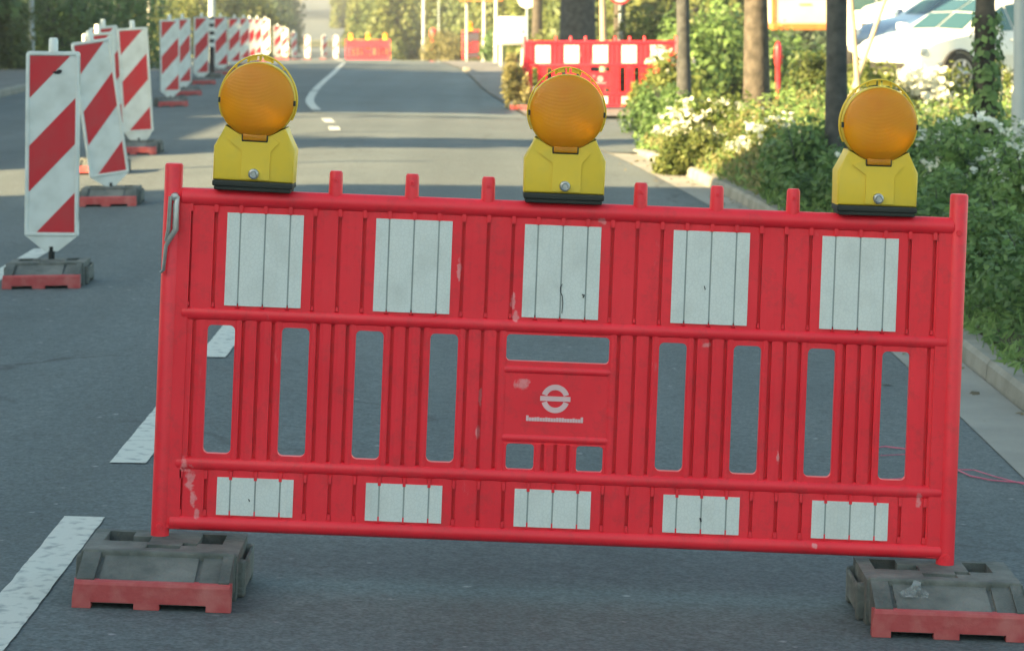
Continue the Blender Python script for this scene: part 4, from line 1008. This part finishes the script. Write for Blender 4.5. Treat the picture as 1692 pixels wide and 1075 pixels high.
far_tree(557, 270, 2.4, 6.0, 'lf_yellow', 'slender pale tree far up the hill road', 93, 3000)
far_tree(634, 150, 4.2, 5.5, 'lf_far', 'bright green tree behind the far red barrier', 74)
far_tree(648, 146, 3.2, 5.0, 'lf_yellow', 'yellow green bushy tree right of the far red barrier', 75)
far_tree(682, 156, 4.0, 5.6, 'lf_far', 'green tree left of the far sunlit lamp post', 76)
far_tree(601, 190, 3.6, 7.5, 'lf_yellow', 'pale yellow tree at the right edge of the far hill road', 77)
far_tree(740, 150, 4.6, 6.0, 'lf_yellow', 'sunlit yellow tree behind the thin dark pole', 78)
far_tree(790, 135, 5.0, 6.0, 'lf_far', 'olive tree behind the bright yellow lamp', 79)
far_tree(850, 120, 5.0, 6.5, 'lf_yellow', 'sunlit tree behind the white cabinet', 80)
far_tree(920, 95, 4.2, 5.5, 'lf_lit', 'bright sunlit tree left of the thick dark trunk', 81)
far_tree(1040, 85, 5.0, 5.5, 'lf_far', 'green tree filling the gap right of the thick dark trunk', 82)
far_tree(1150, 78, 5.2, 5.5, 'lf_yellow', 'yellow green tree above the tall bush', 83)
far_tree(1270, 90, 6.0, 6.0, 'lf_far', 'green tree behind the cream trailer', 84)
far_tree(1420, 84, 6.0, 6.0, 'lf_far_dark', 'dark tree behind the parked cars', 85)
far_tree(1600, 80, 6.5, 6.0, 'lf_far_dark', 'dark tree behind the white car roof', 86)
far_tree(1740, 78, 6.5, 6.0, 'lf_far', 'green tree at the far right edge', 87)
far_tree(330, 150, 8, 8, 'lf_yellow', 'sunlit tree behind the thick grey pole', 88)
far_tree(220, 120, 7, 7, 'lf_far', 'green tree rising behind the right end of the dark hedge', 89)
far_tree(60, 110, 8, 8, 'lf_far_dark', 'dark tree behind the grey lamp post', 90)
shrub('shrub', 815, 92, 1.2, 1.2, 1.2, 4000, .1, 'lf_deep', 'dark bush between the bright yellow lamp and the white cabinet', group=BG, seed=91)
# dry verge beyond the crest
shrub('shrub', 735, 112, 2.8, 2.0, 1.25, 6000, .10, 'lf_dry', 'dry straw coloured verge bank left of the edge on barrier', group=BG, seed=92, x=at(742,112))
# far wood closing the valley
rng = np.random.default_rng(99); n = 60000
a = rng.random(n); X = -260+520*a; Y = 330+60*rng.random(n)+20*np.sin(X*.05); h = 16+5*np.sin(X*.11)+4*np.sin(X*.37+1)
keep = (np.abs(X-(-22)) > 6)
X, Y, h = X[keep], Y[keep], h[keep]
P = np.stack([X, Y, np.array([g(x_, y_) for x_, y_ in zip(X, Y)])+h*rng.random(len(X))], 1)
tag(leaf_obj('far_wood', P, rng.normal(size=P.shape)+np.array([-.2,-.5,.4]), 1.3, M['lf_far_dark'], None, .7, 100), 'distant wood closing the end of the street', 'wood', None, 'stuff')

# ------------------------------------------------------------------ unseen houses and trees added on the left, shaped to throw the shade
def house(name, x1, y0, y1, W, H, RH, label, nwin, seed):
    o = empty(name, (x1, (y0+y1)/2, -.3), (0,0,0), label, 'house', 'unseen houses added for shade on the left side of the street'); L_ = y1-y0
    b = MB(); b.box(-W,0,-L_/2,L_/2,0,H,M['plaster']); b.build('wall', o)
    b = MB(); e = .35
    b.add([(e,-L_/2-.2,H-.05),(e,L_/2+.2,H-.05),(-W/2,L_/2+.2,H+RH),(-W/2,-L_/2-.2,H+RH),(-W-e,-L_/2-.2,H-.05),(-W-e,L_/2+.2,H-.05)], [(0,1,2,3),(3,2,5,4),(0,3,4),(1,5,2),(0,4,5,1)], M['roof_tile']); b.build('roof', o)
    for k in range(nwin):
        yy = -L_/2+L_*(k+.5)/nwin
        for zf in ((1.2, 4.0) if H > 5 else (1.2,)):
            t = MB(); t.bbox(.001,.06,yy-.62,yy+.62,zf-.06,zf+1.36,M['frame'],.01); w = t.build('window', o)
            t = MB(); t.box(.05,.066,yy-.52,yy-.03,zf+.05,zf+1.25,M['glass']); t.box(.05,.066,yy+.03,yy+.52,zf+.05,zf+1.25,M['glass']); t.build('pane', w)
    t = MB(); t.bbox(.001,.07,-.5,.5,.3,2.4,M['bark'],.01); t.build('door', o)
HX = -11.6
house('house', HX, -46, -14, 9, 7.4, 3.4, 'long plastered house added out of view on the left behind the camera for shade', 9, 1)
house('house', HX, -13.5, 11.2, 9, 7.4, 4.0, 'tall plastered house added out of view on the left to shade the nearest barrier', 8, 2)
house('house', HX, 30.2, 54, 7, 5.3, 1.6, 'low plastered house added out of view on the left to shade the far road', 6, 3)
house('shade_garage', HX-1.4, 19.0, 28.6, 5, 4.5, .5, 'low garage added out of view on the left to shade the far lane', 3, 4)  # unseen low block added to keep the sun off the left lane
make_tree('street_tree', HX+.6, 23.1, .2, 6.0, 0, M['bark_dark'], M['lf_deep'], 'dense shade tree added out of view on the left between the two houses', None, 95, (4.2,3.0,5.6), 16000, .25, zc=2.6)  # unseen tree added to split the sun on the road into bands
make_tree('street_tree', HX-.6, 29.0, .12, 4, 0, M['bark_dark'], M['lf_deep'], 'small shade tree added out of view beside the low plastered house', None, 96, (2.0,1.8,4.8), 2200, .18, zc=2.2)  # unseen tree added to soften the edge of the shade
make_tree('street_tree', HX+.9, 38.2, .18, 7.0, 0, M['bark_dark'], M['lf_deep'], 'tall shade tree added out of view beside the low plastered house', None, 94, (3.6,3.8,4.6), 9000, .22, zc=7.0)  # unseen tree added so its crown shades the thick dark trunk
make_tree('street_tree', -12.8, 59, .2, 4.2, 0, M['bark_dark'], M['lf_deep'], 'dense shade tree added above the big dark hedge', None, 97, (4.5,7,4.8), 9000, .22, zc=2.9)  # added tree, sized to shade the row of delineators
make_tree('street_tree', -13.4, 66, .2, 4.2, 0, M['bark_dark'], M['lf_deep'], 'second dense shade tree added above the right end of the dark hedge', None, 98, (4.5,7,4.8), 9000, .22, zc=2.9)  # added tree that carries the shade further along the row

me = bpy.data.meshes.new('haze'); me.from_pydata([(-420,-70,-9),(420,-70,-9),(420,640,-9),(-420,640,-9),(-420,-70,30),(420,-70,30),(420,640,30),(-420,640,30)], [], [(0,3,2,1),(4,5,6,7),(0,1,5,4),(1,2,6,5),(2,3,7,6),(3,0,4,7)])
ho = bpy.data.objects.new('haze', me); C.objects.link(ho); ho['kind'] = 'stuff'
hm = bpy.data.materials.new('haze'); hm.use_nodes = True; hn = hm.node_tree.nodes; hn.remove(hn['Principled BSDF'])
pv = hn.new('ShaderNodeVolumePrincipled'); pv.inputs['Color'].default_value = (.92,.95,1,1); pv.inputs['Density'].default_value = .0008; pv.inputs['Anisotropy'].default_value = .2
hm.node_tree.links.new(pv.outputs[0], hn['Material Output'].inputs['Volume']); me.materials.append(hm)

# ------------------------------------------------------------------ light, sky, camera
EL = 21.5; sx, sy = -1.0, -.577
az = math.atan2(sx, sy)                       # from +Y, clockwise positive towards +X
sd = Vector((math.sin(az)*math.cos(R(EL)), math.cos(az)*math.cos(R(EL)), math.sin(R(EL))))
sun = bpy.data.lights.new('sun', 'SUN'); sun.energy = 3.9; sun.angle = R(.55); sun.color = (1.0,.745,.385)
so = bpy.data.objects.new('sun', sun); C.objects.link(so); so.rotation_euler = sd.to_track_quat('Z','Y').to_euler(); so.location = (-20,-5,20)
w = bpy.data.worlds.new('World'); bpy.context.scene.world = w; w.use_nodes = True
N = w.node_tree.nodes; L = w.node_tree.links; bgn = N['Background']
sky = N.new('ShaderNodeTexSky'); sky.sky_type = 'NISHITA'; sky.sun_disc = False; sky.sun_elevation = R(EL); sky.sun_rotation = az % (2*math.pi)
sky.air_density = 1.0; sky.dust_density = 1.5; sky.ozone_density = 1.0
tint = N.new('ShaderNodeMix'); tint.data_type = 'RGBA'; tint.blend_type = 'MULTIPLY'; tint.inputs['Factor'].default_value = 1; tint.inputs['B'].default_value = (1.02,1.09,.90,1)
L.new(sky.outputs[0], tint.inputs['A']); L.new(tint.outputs['Result'], bgn.inputs[0]); bgn.inputs[1].default_value = .05

cam = bpy.data.cameras.new('camera'); co = bpy.data.objects.new('camera', cam); C.objects.link(co)
co.location = (0, 0, CAMZ); co.rotation_euler = (R(90), 0, 0)
cam.sensor_width = 36; cam.lens = 36*F/1692; cam.shift_y = -(537.5-HZ)/1692; cam.clip_end = 3000; cam.clip_start = .1
cam.dof.use_dof = True; cam.dof.focus_distance = 7.5; cam.dof.aperture_fstop = 9
sc_ = bpy.context.scene; sc_.camera = co
sc_.view_settings.view_transform = 'Standard'; sc_.view_settings.look = 'None'; sc_.view_settings.gamma = 1; sc_.view_settings.exposure = 3.0
sc_.cycles.max_bounces = 6; sc_.cycles.use_denoising = True
